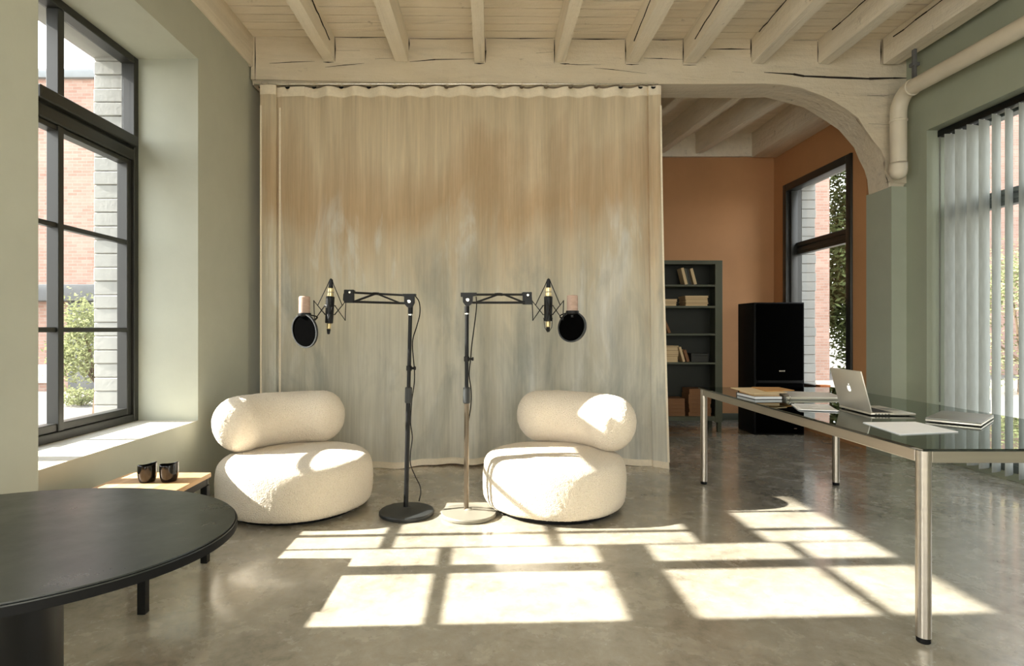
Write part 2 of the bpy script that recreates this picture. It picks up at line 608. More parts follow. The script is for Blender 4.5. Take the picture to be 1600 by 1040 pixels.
def empty(name, loc=(0, 0, 0), rz=0):
    o = bpy.data.objects.new(name, None)
    o.empty_display_size = 0.1
    col.objects.link(o)
    o.location = loc
    o.rotation_euler = (0, 0, rz)
    return o

def tag(o, label, cat, group=None):
    o['label'] = label
    o['category'] = cat
    if group:
        o['group'] = group
    return o

def struct(o):
    o['kind'] = 'structure'
    return o

def copy_to(o, parent=None):
    c = o.copy()
    col.objects.link(c)
    if parent is not None:
        c.parent = parent
    return c

# the old beam runs slightly askew and rises to the right: its front face in plan and height
def yb(X):
    return 4.85 + 0.0922 * (X + 2.0)
def zb(X, py):                  # height of a mark on the beam's front face
    return H + (CY - py) * yb(X) / F
def bx(px):                     # position along the beam
    r = (px - CX) / F
    return r * 5.0344 / (1 - 0.0922 * r)
def bp(px, py, dy=0.0):
    X = bx(px)
    return (X, yb(X) + dy, zb(X, py))
def zceil(X):
    return zb(X, 57.0 + 5.0 * (X + 2) / 5.9)
def zjoist(X):
    return zb(X, 95.0 + 6.0 * (X + 2) / 5.9)

# ------------------------------------------------------------------ structure
XL, XR, XO, YR, YK = -2.0, 3.91, 4.25, -3.6, 7.6
m = MB()
m.box((-2.75, YR - 0.3, -0.12), (4.3, 8.0, 0.0))
struct(m.build('floor', 'concrete'))

# left wall with deep window recess
lw = MB()
lw.box((-2.75, 0.45, 0), (-1.737, 2.22, 4.1))               # near pier
lw.box((-2.75, YR, 0), (-1.737, -2.65, 4.1))
lw.box((-2.55, -2.65, 0), (-1.737, 0.45, 0.565))            # unseen recess added for the left fill lamp
lw.box((-2.55, -2.65, 3.05), (-1.737, 0.45, 4.1))
lw.box((-2.55, 2.22, 0), (XL, 3.96, 0.565))                 # below the sill
lw.box((-2.55, 2.22, 3.05), (XL, 3.96, 4.1))                # above the head
lw.box((-2.55, 3.96, 0), (XL, 4.79, 4.1))
lw.box((-2.55, 4.79, 0), (XL - 0.018, 8.0, 4.1))
wl = struct(lw.build('wall_left', 'sage'))

# right wall: window opening, then the stretch up to the arch
rw = MB()
rw.box((XR, 5.145, 0), (XO, 5.74, 4.3))
rw.box((XR, 1.6, 2.97), (XO, 5.145, 4.3))
rw.box((4.13, 1.6, 0), (XO, 5.145, 0.06))
rw.box((XR, YR, 0), (XO, 1.6, 4.3))
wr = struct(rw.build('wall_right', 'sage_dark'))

# back room walls
bw = MB()
bw.box((-2.55, YK, 0), (4.1, YK + 0.25, 4.1))
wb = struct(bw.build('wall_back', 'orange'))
XB = 3.76
b2 = MB()
b2.box((XB, 5.74, 0), (XB + 0.25, 5.95, 4.1))
b2.box((XB, 7.33, 0), (XB + 0.25, YK, 4.1))
b2.box((XB, 5.95, 0), (XB + 0.25, 7.33, 0.44))
b2.box((XB, 5.95, 3.02), (XB + 0.25, 7.33, 4.1))
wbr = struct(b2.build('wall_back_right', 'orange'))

# rear wall behind the camera with three window openings added for fill light
re = MB()
re.box((-2.75, YR - 0.25, 0), (4.25, YR, 0.6))
re.box((-2.75, YR - 0.25, 3.2), (4.25, YR, 4.3))
for x0, x1 in ((-2.75, -1.7), (-0.1, 0.2), (1.75, 2.1), (3.6, 4.25)):
    re.box((x0, YR - 0.25, 0.6), (x1, YR, 3.2))
struct(re.build('wall_rear', 'white_paint'))

# beam with arch, standing on a pier
arch_f = [(1036, 131), (1120, 131), (1190, 130.5), (1222, 132), (1251, 137), (1284, 149), (1304, 159), (1323, 171), (1341, 184), (1356, 198),
          (1368, 215), (1377, 235), (1384, 251), (1389, 266), (1393, 291)]
front = [bp(392, 54), bp(392, 130), bp(720, 131)] + [bp(x, y) for x, y in arch_f] + [bp(1421, 292), bp(1421, 58)]
TH = 0.31
MBb = MB()
ft = [Vector(p) for p in front]
bk = []
for i, p in enumerate(ft):
    j = 0.010 if 2 < i < len(ft) - 2 else 0.0
    q = p + Vector((random.uniform(-j, j), TH, random.uniform(-j, j)))
    bk.append(q)
# lower front edge is eased: front face set back along the underside
MBb.loft(ft, bk)
t = MBb.bm
ed = [e for e in t.edges if all(abs(v.co.y - yb(v.co.x)) < 1e-4 for v in e.verts) and max(v.co.z for v in e.verts) < 3.7 and abs(e.verts[0].co.x - e.verts[1].co.x) + abs(e.verts[0].co.z - e.verts[1].co.z) > 0.01 and not (e.verts[0].co.x < -1.9 and e.verts[1].co.x < -1.9) and min(v.co.x for v in e.verts) < 3.9]
bmesh.ops.bevel(t, geom=ed, offset=0.035, segments=3, affect='EDGES')
wm = struct(MBb.build('wall_middle', 'beam_wood', sharp=50))
pr = MB()
pr.hexa([(3.76, yb(3.76), 0), (XR + 0.01, yb(XR), 0), (XR + 0.01, 5.74, 0), (3.76, 5.74, 0),
         (3.76, yb(3.76), 2.53), (XR + 0.01, yb(XR), 2.53), (XR + 0.01, 5.74, 2.53), (3.76, 5.74, 2.53)])
pr.build('pier', 'sage_lit', wm)

# cracks and open joints in the old timber (dark slivers let into the face)
def crack(pts, w):
    mb = MB()
    P = [Vector(bp(x, y, -0.0015)) for x, y in pts]
    n = len(P)
    for i in range(n - 1):
        a, b = P[i], P[i + 1]
        wa = w * (0.25 if i == 0 else 1) * random.uniform(0.6, 1.2)
        wb_ = w * (0.2 if i == n - 2 else 1) * random.uniform(0.6, 1.2)
        up = Vector((-(b - a).z, 0, (b - a).x)).normalized() / 2
        mb.loft([a - up * wa, b - up * wb_, b + up * wb_, a + up * wa],
                [v + Vector((0, 0.006, 0)) for v in (a - up * wa, b - up * wb_, b + up * wb_, a + up * wa)])
    return mb.build('crack', 'crack', wm)
crack([(1194, 113), (1240, 116), (1256, 119), (1300, 121), (1330, 122), (1358, 123), (1396, 122), (1420, 122)], 0.019)
crack([(1256, 118), (1290, 120), (1328, 121.5), (1357, 124)], 0.016)
crack([(508, 105), (535, 102), (569, 99)], 0.006)
crack([(586, 92), (614, 91)], 0.006)
crack([(640, 96.5), (680, 93), (742, 92)], 0.008)
crack([(525, 79), (562, 79)], 0.005)
crack([(421, 99), (455, 97), (492, 96)], 0.005)
crack([(720, 83), (740, 82)], 0.006)
crack([(875, 99.5), (903, 101), (939, 101)], 0.006)
crack([(928, 106), (960, 109), (1010, 115)], 0.005)
crack([(1006, 91), (1035, 91.5), (1067, 93)], 0.007)
crack([(1109, 77), (1142, 76.5), (1173, 77)], 0.010)
crack([(1144, 112), (1163, 113)], 0.006)
crack([(1240, 63), (1277, 63)], 0.008)
crack([(1355, 149), (1380, 150), (1390, 149)], 0.006)
crack([(1357, 193), (1390, 195)], 0.006)
crack([(838, 83), (864, 81)], 0.006)
for px, y0, y1 in ((523.5, 58, 96), (639, 60, 78), (758.5, 60, 98), (866, 62, 99), (977, 62, 100), (1067, 60, 100), (1277.5, 65, 97), (1376, 65, 100), (398.5, 58, 125), (1173, 62, 90)):
    crack([(px, y0), (px + 0.4, (y0 + y1) / 2), (px, y1)], 0.011)
for x0, x1, y in ((524, 602, 58.5), (640, 740, 60.5), (760, 864, 60), (892, 976, 61), (1010, 1066, 62), (505, 522, 97), (741, 757, 99), (978, 998, 100.5), (1067, 1088, 101.5), (875, 890, 99.5), (1279, 1294, 98.5)):
    crack([(x0, y), ((x0 + x1) / 2, y + 0.4), (x1, y)], 0.009)

# ceiling: slab, planks, joists
cm = MB()
def cslab(X0, X1, off, th, y0f, y1f, mb):
    mb.hexa([(X0, y0f(X0), zceil(X0) + off), (X1, y0f(X1), zceil(X1) + off), (X1, y1f(X1), zceil(X1) + off), (X0, y1f(X0), zceil(X0) + off),
             (X0, y0f(X0), zceil(X0) + off + th), (X1, y0f(X1), zceil(X1) + off + th), (X1, y1f(X1), zceil(X1) + off + th), (X0, y1f(X0), zceil(X0) + off + th)])
cslab(-2.75, XO, 0.028, 0.12, lambda X: YR - 0.3, lambda X: 8.0, cm)
ce = struct(cm.build('ceiling', 'joist_wood'))
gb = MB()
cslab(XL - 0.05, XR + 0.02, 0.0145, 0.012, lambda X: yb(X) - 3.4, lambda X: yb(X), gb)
gb.build('gap_shade', 'crack', ce)  # dark sheet standing in for shade in the plank gaps
pw = 0.115
for k in range(30):
    mb = MB()
    dz = random.uniform(-0.002, 0.003)
    v0, v1 = k * pw + 0.004, (k + 1) * pw - 0.004
    X0, X1 = XL - 0.05, XR + 0.02
    mb.hexa([(X0, yb(X0) - v1, zceil(X0) + dz), (X1, yb(X1) - v1, zceil(X1) + dz), (X1, yb(X1) - v0, zceil(X1) + dz), (X0, yb(X0) - v0, zceil(X0) + dz),
             (X0, yb(X0) - v1, zceil(X0) + 0.014), (X1, yb(X1) - v1, zceil(X1) + 0.014), (X1, yb(X1) - v0, zceil(X1) + 0.014), (X0, yb(X0) - v0, zceil(X0) + 0.014)], 0.0015)
    mb.build('plank', 'plank_wood', ce)
def joist(X0, X1, z0, z1, Y0, Y1, dx=0.0, mat='joist_wood', parent=None):
    mb = MB()
    t = bmesh.new()
    n = 14
    rings = []
    for i in range(n + 1):
        f = i / n
        Y = Y0 + (Y1 - Y0) * f
        j = [random.uniform(-0.004, 0.004) for _ in range(4)]
        rings.append([t.verts.new(p) for p in ((X0 + dx * f + j[0], Y, z0 + j[1]), (X1 + dx * f + j[2], Y, z0 + j[3]), (X1 + dx * f, Y, z1), (X0 + dx * f, Y, z1))])
    for a, b in zip(rings, rings[1:]):
        for k in range(4):
            t.faces.new((a[k], a[(k + 1) % 4], b[(k + 1) % 4], b[k]))
    t.faces.new(rings[0])
    t.faces.new(rings[-1][::-1])
    bmesh.ops.recalc_face_normals(t, faces=list(t.faces))
    mb._add(t)
    bmesh.ops.bevel(mb.bm, geom=[e for e in mb.bm.edges if abs(e.verts[0].co.z - e.verts[1].co.z) < 0.02 and max(v.co.z for v in e.verts) < z0 + 0.03 and abs(e.verts[0].co.y - e.verts[1].co.y) > 0.05], offset=0.006, segments=1, affect='EDGES')
    return mb.build('joist', mat, parent or ce, sharp=40)
for a, b in ((505, 522.5), (617, 638), (741, 757), (867, 883), (978, 998), (1068, 1088), (1174, 1192), (1279, 1295)):
    X0, X1 = bx(a), bx(b)
    joist(X0, X1, zjoist(X0), zceil(X0) + 0.01, YR + 0.05, yb(X0) - 0.002)
for px, y0, y1, z0, z1 in ((978, 4.85, 3.9, 0.05, 0.16), (1068, 4.9, 3.9, 0.07, 0.15), (1376, 5.2, 4.0, 0.17, 0.20), (523, 4.75, 4.2, 0.10, 0.17), (1279, 5.1, 4.0, 0.20, 0.23), (1174, 5.1, 4.4, 0.21, 0.225)):
    Xc = bx(px)
    mb = MB()
    n_ = 9
    zj = zjoist(Xc)
    pts = [(y0 + (y1 - y0) * i / n_, zj + z0 + (z1 - z0) * i / n_ + random.uniform(-0.006, 0.006)) for i in range(n_ + 1)]
    sgn = 1 if px == 523 else -1
    for (ya, za), (yc, zc_) in zip(pts, pts[1:]):
        hw_ = random.uniform(0.0015, 0.0045)
        mb.hexa([(Xc + sgn * 0.0055, ya, za - hw_), (Xc - sgn * 0.004, ya, za - hw_), (Xc - sgn * 0.004, yc, zc_ - hw_), (Xc + sgn * 0.0055, yc, zc_ - hw_),
                 (Xc + sgn * 0.0055, ya, za + hw_), (Xc - sgn * 0.004, ya, za + hw_), (Xc - sgn * 0.004, yc, zc_ + hw_), (Xc + sgn * 0.0055, yc, zc_ + hw_)])
    mb.build('crack', 'crack', ce)
joist(bx(1376), bx(1400), zjoist(3.3), zceil(3.3) + 0.01, YR + 0.05, yb(3.3) - 0.002)
pl = MB()
pl.box((XL - 0.05, 2.23, 3.40), (-1.985, yb(-2) - 0.002, 3.67), 0.006)
pl.box((-1.80, YR, 3.40), (-1.722, 2.22, 3.67), 0.006)
pl.build('wall_plate', 'joist_wood', ce)

# back room ceiling timbers
for (xa, xb_, wd) in ((2.19, 2.43, 0.10), (2.70, 2.92, 0.10), (1.62, 1.86, 0.10), (1.05, 1.30, 0.10), (0.5, 0.74, 0.10)):
    joist(xb_, xb_ + wd, 3.50, 3.80, 5.75, YK - 0.02, dx=xa - xb_)
mb = MB()
mb.box((-1.9, YK - 0.06, 3.46), (3.74, YK, 3.85), 0.008)
mb.box((3.44, 5.76, 3.44), (3.76, YK - 0.06, 3.85), 0.01)
mb.build('wall_plate', 'joist_wood', ce)
mb = MB()
mb.hexa([(-2.5, 5.3, 3.76), (XR, 5.72, 3.76), (XR, YK, 3.76), (-2.5, YK, 3.76), (-2.5, 5.3, 3.82), (XR, 5.72, 3.82), (XR, YK, 3.82), (-2.5, YK, 3.82)])
mb.build('boarding', 'plank_wood', ce)

# baseboard in the back room
mb = MB()
mb.box((-2.0, YK - 0.018, 0), (XB, YK, 0.09), 0.004)
struct(mb.build('baseboard_back', 'shelf'))

# ------------------------------------------------------------------ windows
# glazed wall: bars given in (Y, z) for a window lying in a plane X = const
def bar(mb, X, dep, y0, y1, z0, z1, bev=0.004):
    mb.box((X - dep / 2, y0, z0), (X + dep / 2, y1, z1), bev, 1)

def window_unit(name, X, y0, y1, z0, z1, cols, rows_low, z_tr, fw=0.05, cap_tr=0.14, light_bars=(), mat='frame_black', dep=0.09, top_cols=True, fw0=None, fw1=None, mw=0.021):
    """cols: Y of vertical bars; rows_low: z of thin bars; z_tr: (low, high) of the heavy transom"""
    root = empty(name, (X, (y0 + y1) / 2, z0))
    root['kind'] = 'structure'
    off = -Vector(root.location)
    def put(mb, nm, mt):
        o = mb.build(nm, mt, root)
        o.location = off
        return o
    f = MB()
    s0_ = 0.045 if fw0 is None else 0.0
    s1_ = 0.045 if fw1 is None else 0.0
    fa = fw if fw0 is None else fw0
    fb = fw if fw1 is None else fw1
    bar(f, X, dep, y0, y0 + fa, z0, z1)
    bar(f, X, dep, y1 - fb, y1, z0, z1)
    bar(f, X, dep, y0 + fa, y1 - fb, z0, z0 + fw)
    bar(f, X, dep, y0 + fa, y1 - fb, z1 - fw, z1)
    put(f, 'frame', mat)
    if z_tr:
        t_ = MB()
        bar(t_, X + 0.012, dep + 0.03, y0 + fa, y1 - fb, (z_tr[0] + z_tr[1]) / 2 + 0.008, z_tr[1], 0.006)
        bar(t_, X, dep, y0 + fa, y1 - fb, z_tr[0], (z_tr[0] + z_tr[1]) / 2 - 0.004, 0.006)
        bar(t_, X, dep * 0.7, y0 + fa, y1 - fb, z_tr[0] + 0.02, z_tr[1] - 0.02, 0.0)
        put(t_, 'transom', mat)
    # sash rails of the lower casement
    zl1 = z_tr[0] if z_tr else z1 - fw
    sash = MB()
    sw = 0.045
    if s0_:
        bar(sash, X - 0.01, dep * 0.8, y0 + fa, y0 + fa + sw, z0 + fw, zl1)
    if s1_:
        bar(sash, X - 0.01, dep * 0.8, y1 - fb - sw, y1 - fb, z0 + fw, zl1)
    bar(sash, X - 0.01, dep * 0.8, y0 + fa + s0_, y1 - fb - s1_, z0 + fw, z0 + fw + sw)
    bar(sash, X - 0.01, dep * 0.8, y0 + fa + s0_, y1 - fb - s1_, zl1 - 0.03, zl1)
    put(sash, 'sash', mat)
    ys = [y0 + fa] + list(cols) + [y1 - fb]
    for c in cols:
        g = MB()
        bar(g, X, dep * 0.8, c - mw, c + mw, z0 + fw, zl1)
        put(g, 'mullion', mat)
        if z_tr and top_cols:
            g = MB()
            bar(g, X, dep * 0.8, c - mw - 0.003, c + mw + 0.003, z_tr[1], z1 - fw)
            put(g, 'mullion', mat)
    for r in rows_low:
        g = MB()
        bar(g, X, dep * 0.5, y0 + fa, y1 - fb, r - 0.014, r + 0.014)
        put(g, 'glazing_bar', mat)
    zs = [z0 + fw] + sorted(rows_low) + [zl1]
    segs = [(a, b) for a, b in zip(zs, zs[1:])]
    if z_tr:
        zt = [z_tr[1]] + sorted(light_bars) + [z1 - fw]
        for r in light_bars:
            g = MB()
            bar(g, X, dep * 0.5, y0 + fa, y1 - fb, r - 0.014, r + 0.014)
            put(g, 'glazing_bar', mat)
        segs += [(a, b) for a, b in zip(zt, zt[1:])]
    for a, b in zip(ys, ys[1:]):
        for c, d in segs:
            g = MB()
            g.box((X - 0.034, a + 0.002, c + 0.002), (X - 0.028, b - 0.002, d - 0.002))
            put(g, 'pane', 'glass')
    return root

XW = -2.455
window_unit('window_1', XW, 3.055, 3.965, 0.567, 3.05, [3.26], [1.19, 1.78], (2.34, 2.50), fw0=0.008)
w2 = window_unit('window_2', XW, 2.12, 3.055, 0.567, 3.05, [2.77], [1.40], (1.965, 2.055), fw=0.03, fw1=0.008, light_bars=(2.60,), mw=0.052)  # unseen bay added, bars spaced to shape the sun patches on the floor
mb = MB()
mb.box((-2.49, 2.15, 0.6), (-2.43, 2.46, 1.07), 0.003)
o = mb.build('sun_block_panel', 'frame_black', w2)  # unseen panel added to cut off the sun patch's left end
o.location = -Vector(w2.location)
window_unit('window_8', XW, -2.65, 0.45, 0.567, 3.05, [-1.6, -0.6], [1.19, 1.78], (2.34, 2.50))  # unseen window added to go with the left fill lamp
# heavy post joining the two units, and the rendered sill ledge
mb = MB()
mb.box((-2.55, 2.22, 0.565), (XL, 3.96, 0.567))
struct(mb.build('trim_1', 'white_paint'))
window_unit('window_3', 4.19, 1.6, 5.145, 0.06, 2.97, [2.8, 4.0], [], (2.22, 2.32), fw=0.06, mat='frame_grey')
window_unit('window_4', 3.90, 5.955, 7.325, 0.44, 3.02, [], [], (2.16, 2.28), fw=0.05, dep=0.10)
# deep black lining of the back-room window
mb = MB()
for lo, hi in (((3.735, 7.245, 0.44), (3.86, 7.33, 3.02)), ((3.735, 5.95, 0.44), (3.86, 6.035, 3.02)), ((3.735, 6.035, 2.93), (3.86, 7.245, 3.02)), ((3.735, 6.035, 0.42), (3.86, 7.245, 0.46))):
    mb.box(lo, hi, 0.006)
mb.box((3.78, 7.2, 0.46), (3.86, 7.245, 2.93), 0.004)
struct(mb.build('trim_2', 'frame_black'))
# frames of the unseen rear windows, added for fill light
for i, (x0, x1) in enumerate(((-1.7, -0.1), (0.2, 1.75), (2.1, 3.6))):
    f = MB()
    for a, b, c, d in ((x0, x0 + 0.05, 0.6, 3.2), (x1 - 0.05, x1, 0.6, 3.2), (x0, x1, 0.6, 0.65), (x0, x1, 3.15, 3.2), ((x0 + x1) / 2 - 0.025, (x0 + x1) / 2 + 0.025, 0.6, 3.2), (x0, x1, 2.3, 2.36)):
        f.box((a, YR - 0.16, c), (b, YR - 0.08, d))
    wr_ = struct(f.build('window_%d' % (5 + i), 'frame_black'))
    g = MB()
    g.box((x0, YR - 0.123, 0.6), (x1, YR - 0.117, 3.2))
    g.build('pane', 'glass', wr_)

# stone reveals outside the windows: every block is a piece of its own
def quoins(parent, X0, X1, Y, z0, z1, hgt):
    z = z0
    proto = {}
    while z < z1 - 0.02:
        h = min(hgt, z1 - z)
        mb = MB()
        e = random.uniform(0, 0.006)
        mb.box((X0, Y - 0.012 - e, z + 0.003), (X1 + random.uniform(-0.006, 0.01), Y + 0.10, z + h - 0.003), 0.004, 1)
        mb.build('stone_block', 'stone', parent)
        z += h
    mb = MB()
    mb.box((X0 + 0.004, Y - 0.004, z0), (X1 - 0.004, Y + 0.2, z1))
    mb.build('mortar', 'mortar', parent)
quoins(wl, -2.70, -2.505, 3.95, 0.3, 3.10, 0.094)
mb = MB()
mb.box((-2.72, 2.0, 3.05), (-2.55, 3.97, 3.4), 0.01)
mb.box((-2.75, 2.0, 0.3), (-2.55, 3.95, 0.52), 0.01)
mb.build('lintel', 'stone', wl)
quoins(wr, 4.235, 4.44, 5.12, 0.0, 3.0, 0.115)
quoins(wbr, 3.955, 4.13, 7.30, 0.3, 3.1, 0.115)
mb = MB()
mb.box((4.0, 5.9, 3.03), (4.13, 7.3, 3.3), 0.01)
mb.build('lintel', 'stone', wbr)

# ------------------------------------------------------------------ outdoors
mb = MB()
mb.box((-60, -40, -0.45), (60, 60, -0.30))
struct(mb.build('ground', 'ground'))

def house(name, x0, x1, y, z1, label, band=None, doors=()):
    r = empty(name, ((x0 + x1) / 2, y, -0.3))
    off = -Vector(r.location)
    mb = MB()
    mb.box((x0, y, -0.3), (x1, y + 5, z1 - 0.22))
    o = mb.build('facade', 'brick', r); o.location = off
    mb = MB()
    mb.box((x0 - 0.08, y - 0.10, z1 - 0.22), (x1 + 0.08, y + 5.1, z1), 0.02)
    o = mb.build('parapet', 'grey_band', r); o.location = off
    if band:
        mb = MB()
        mb.box((x0, y - 0.25, band[0]), (x1, y, band[1]), 0.02)
        o = mb.build('canopy', 'grey_dark', r); o.location = off
    for (a, b, c, d, mt, nm) in doors:
        mb = MB()
        mb.box((a, y - 0.05, c), (b, y, d), 0.01)
        o = mb.build(nm, mt, r); o.location = off
    return tag(r, label, 'building')
house('brick_building', -22, -6.0, 14.0, 7.5, 'pale brick building with grey parapet outside the left window', (1.88, 2.28),
      [(-10.2, -8.6, -0.3, 1.88, 'grey_dark', 'gate'), (-12.5, -10.6, -0.1, 0.35, 'white_box', 'panel')])
house('brick_building', 5.0, 10.05, 17.0, 9.0, 'narrow red brick building seen through the back room window')
house('brick_building', 15.2, 30.0, 19.0, 10.0, 'sunlit brick building behind the vertical blinds')

def tree(x, y, z0, z1, rx, label, mat, n, leaf, trunk=True):
    r = empty('leafy_tree', (x, y, -0.3))
    cz, rz = (z0 + z1) / 2 + 0.3, (z1 - z0) / 2
    clumps = []
    for _ in range(16):
        a, b = random.uniform(0, 2 * PI), random.uniform(-1, 1)
        q = math.sqrt(1 - b * b) * 0.72
        clumps.append((rx * q * math.cos(a), rx * q * math.sin(a), cz + rz * b * 0.8))
    bm = bmesh.new()
    for _ in range(n):
        c = random.choice(clumps)
        s = 0.42
        p = Vector((random.gauss(c[0], rx * s * 0.5), random.gauss(c[1], rx * s * 0.5), random.gauss(c[2], rz * s * 0.45)))
        if p.z < 0.02:
            continue
        d = Vector((random.gauss(0, 1), random.gauss(0, 1), random.gauss(0, 0.7))).normalized()
        u = d.orthogonal().normalized()
        L = leaf * random.uniform(0.6, 1.3)
        vs_ = [bm.verts.new(p + q) for q in (-d * L, u * L * 0.45, d * L, -u * L * 0.45)]
        bm.faces.new(vs_)
    mb = MB()
    mb.bm.free()
    mb.bm = bm
    fo = mb.build('foliage', mat, r, kind='stuff')
    tm = MB()
    tm.tube([(0, 0, 0), (0.03, 0.02, cz * 0.5), (-0.02, 0, cz)], [0.07, 0.055, 0.03], 8, 0)
    for c in clumps[:8]:
        tm.tube([(0, 0.01, cz * 0.45), (c[0] * 0.5, c[1] * 0.5, (cz * 0.45 + c[2]) / 2 + 0.05), c], [0.03, 0.02, 0.008], 5, 0)
    tm.build('trunk', 'bark', r)
    return tag(r, label, 'tree')
tree(-6.95, 10.2, 0.0, 1.75, 0.62, 'small pale leafy tree outside the left window', 'leaf_pale', 4200, 0.035)
tree(-8.1, 11.4, -0.3, 0.05, 0.45, 'low pale shrub at the foot of the left window view', 'leaf_pale', 1200, 0.03)
tree(12.2, 13.2, -0.1, 2.9, 1.5, 'sunlit bushy tree behind the vertical blinds', 'leaf_pale', 6000, 0.05)
tree(12.1, 18.6, 0.4, 9.0, 1.55, 'tall green tree seen at the right of the back room window', 'leaf', 30000, 0.095)
tree(15.2, 14.2, -0.1, 2.3, 1.5, 'second bushy tree at the near end of the blinds', 'leaf', 4500, 0.05)

# ------------------------------------------------------------------ vertical blind
vb = tag(empty('vertical_blind', (4.036, 3.6, 0)), 'pale fabric vertical blind half open in the right window', 'blind')
off = -Vector(vb.location)
mb = MB()
mb.box((4.0, 1.65, 2.905), (4.075, 5.14, 2.965), 0.006)
o = mb.build('headrail', 'black_metal', vb); o.location = off
phi = math.radians(62)
sl = MB()
wv = 0.0635
N = 6
pts = []
for i in range(N + 1):
    f = -1 + 2 * i / N
    pts.append(Vector((math.sin(phi) * wv * f + 0.006 * (1 - f * f) * math.cos(phi), math.cos(phi) * wv * f - 0.006 * (1 - f * f) * math.sin(phi), 0)))
nv = Vector((math.cos(phi), -math.sin(phi), 0)) * 0.0008
sl.loft([p - nv for p in pts] + [p + nv for p in reversed(pts)], [p - nv + Vector((0, 0, 2.838)) for p in pts] + [p + nv + Vector((0, 0, 2.838)) for p in reversed(pts)])
s0 = sl.build('slat', 'blind', vb)
wt = MB()
wt.box((-0.004, -0.058, 0.004), (0.004, 0.058, 0.05), 0.002, 1, Matrix.Rotation(-phi, 4, 'Z'))
w0 = wt.build('bottom_weight', 'blind', s0)
hk = MB()
hk.cyl((0, 0, 2.836), (0, 0, 2.85), 0.006, 8)
h0 = hk.build('hook', 'paper', s0)
ys = [5.03 - 0.112 * k for k in range(30)]
for k, y in enumerate(ys):
    s = s0 if k == 0 else copy_to(s0, vb)
    if k:
        copy_to(w0, s)
        copy_to(h0, s)
    s.location = Vector((0, y - 3.6, 0.06))
    turn = [24, 20, 17, 12, 6, 1][k] if k < 6 else 0
    s.rotation_euler = (0, 0, -math.radians(turn + random.uniform(-2.0, 2.0)))
mb = MB()
mb.tube([(4.0, 5.11, 2.9), (4.0, 5.11, 0.55)], 0.006, 6)
o = mb.build('wand', 'grey_cloth', vb); o.location = off

# ------------------------------------------------------------------ drain pipe
pp = tag(empty('drain_pipe', (3.72, 5.2, 2.6)), 'cream painted drain pipe bending down beside the arch', 'pipe')
off = -Vector(pp.location)
px_, py_ = 3.735, 5.255
def P(*a):
    return Vector(a)
path = [P(px_, py_, 2.66), P(px_, py_, 3.10)]
for k in range(0, 9):
    a = PI / 2 * k / 8
    path.append(P(px_, py_ - 0.16 * (1 - math.cos(a)), 3.16 + 0.17 * math.sin(a)))
path += [P(px_, 3.0, 3.285), P(px_, -3.0, 3.2)]
mb = MB(); mb.tube(path, 0.066, 24)
o = mb.build('pipe_run', 'pipe', pp); o.location = off
def collar(p0, p1, r):
    mb = MB(); mb.cyl(p0, p1, r, 24, bev=0.005)
    o = mb.build('collar', 'pipe', pp); o.location = off
collar((px_, py_, 3.08), (px_, py_, 3.105), 0.073)
collar((px_, py_, 2.69), (px_, py_, 2.715), 0.073)
collar((px_, 5.07, 3.327), (px_, 5.095, 3.329), 0.073)
mb = MB()
mb.lathe([(0.073, 0.10), (0.073, 0.03), (0.066, -0.005), (0.05, -0.03), (0.028, -0.045), (0, -0.05)], 24, Matrix.Translation((px_, py_, 2.61)))
o = mb.build('end_cap', 'pipe', pp); o.location = off
mb = MB()
mb.box((px_ - 0.012, 5.04, 3.36), (px_ + 0.012, 5.075, 3.66), 0.003)
mb.box((px_ - 0.03, 5.03, 3.50), (px_ + 0.03, 5.085, 3.53), 0.003)
o = mb.build('hanger', 'grey_dark', pp); o.location = off

# ------------------------------------------------------------------ curtain
cu = tag(empty('linen_curtain', (0, yb(0), 0)), 'large hand-dyed linen curtain hung below the white beam', 'curtain')
off = -Vector(cu.location)
def plan():
    P_ = []
    xa, xb_, xc = bx(408), bx(433), bx(475)
    xr, xe = bx(1014), bx(1033)
    n = 10
    for i in range(n + 1):
        f = i / n
        P_.append((xa + (xb_ - xa) * f, -0.05 + 0.012 * math.sin(PI * f) * -1, 1))
    P_ += [(xb_ - 0.004, -0.03, 1), (xb_ - 0.02, 0.0, 1), (xb_ + 0.004, 0.004, 1)]
    for i in range(1, 11):
        f = i / 10
        P_.append((xb_ + 0.004 + (xc - xb_) * f, -0.005 - 0.018 * f, 1))
    P_ += [(xc - 0.004, 0.006, 1)]
    nn = 220
    x0 = xc + 0.002
    for i in range(nn + 1):
        f = i / nn
        P_.append((x0 + (xr - x0) * f, None, 0))
    P_ += [(xr + 0.006, 0.02, 1), (xr - 0.012, -0.01, 1), (xr - 0.004, -0.035, 1)]
    for i in range(1, 9):
        f = i / 8
        P_.append((xr - 0.004 + (xe - xr) * f, -0.04 + 0.008 * math.sin(PI * f * 2), 1))
    return P_
PL = plan()
def cpoint(X, dy, fixed, v):
    """v: 0 at the hem, 1 at the top"""
    zt = zb(X, 134.5)
    zh = 0.012 + 0.012 * math.sin(X * 2.3 + 1)
    z = zh + (zt - zh) * v
    if not fixed:
        top = 0.026 * math.cos(2 * PI * (X - bx(491)) / (bx(534) - bx(491)))
        mid = 0.036 * math.sin(X * 9.0 + 0.9 * math.sin(X * 3.1)) + 0.026 * math.sin(X * 17.0 + 2 * math.sin(2 * X) + 1.2)
        k = v ** 6
        dy = top * k + mid * (1 - k) * (0.55 + 0.45 * (1 - v)) + 0.02 * noise.noise(Vector((X * 2.0, v * 1.2, 3.3)))
    e = max(0.0, (X - 0.9) / 0.65)
    fl = 0.24 * e * e * (1 - v) ** 1.5
    Xs = X + (0.02 * (1 - v) * math.sin(X * 5)) * (0 if fixed else 1)
    return Vector((Xs, yb(X) + 0.03 + dy - fl, z)), z
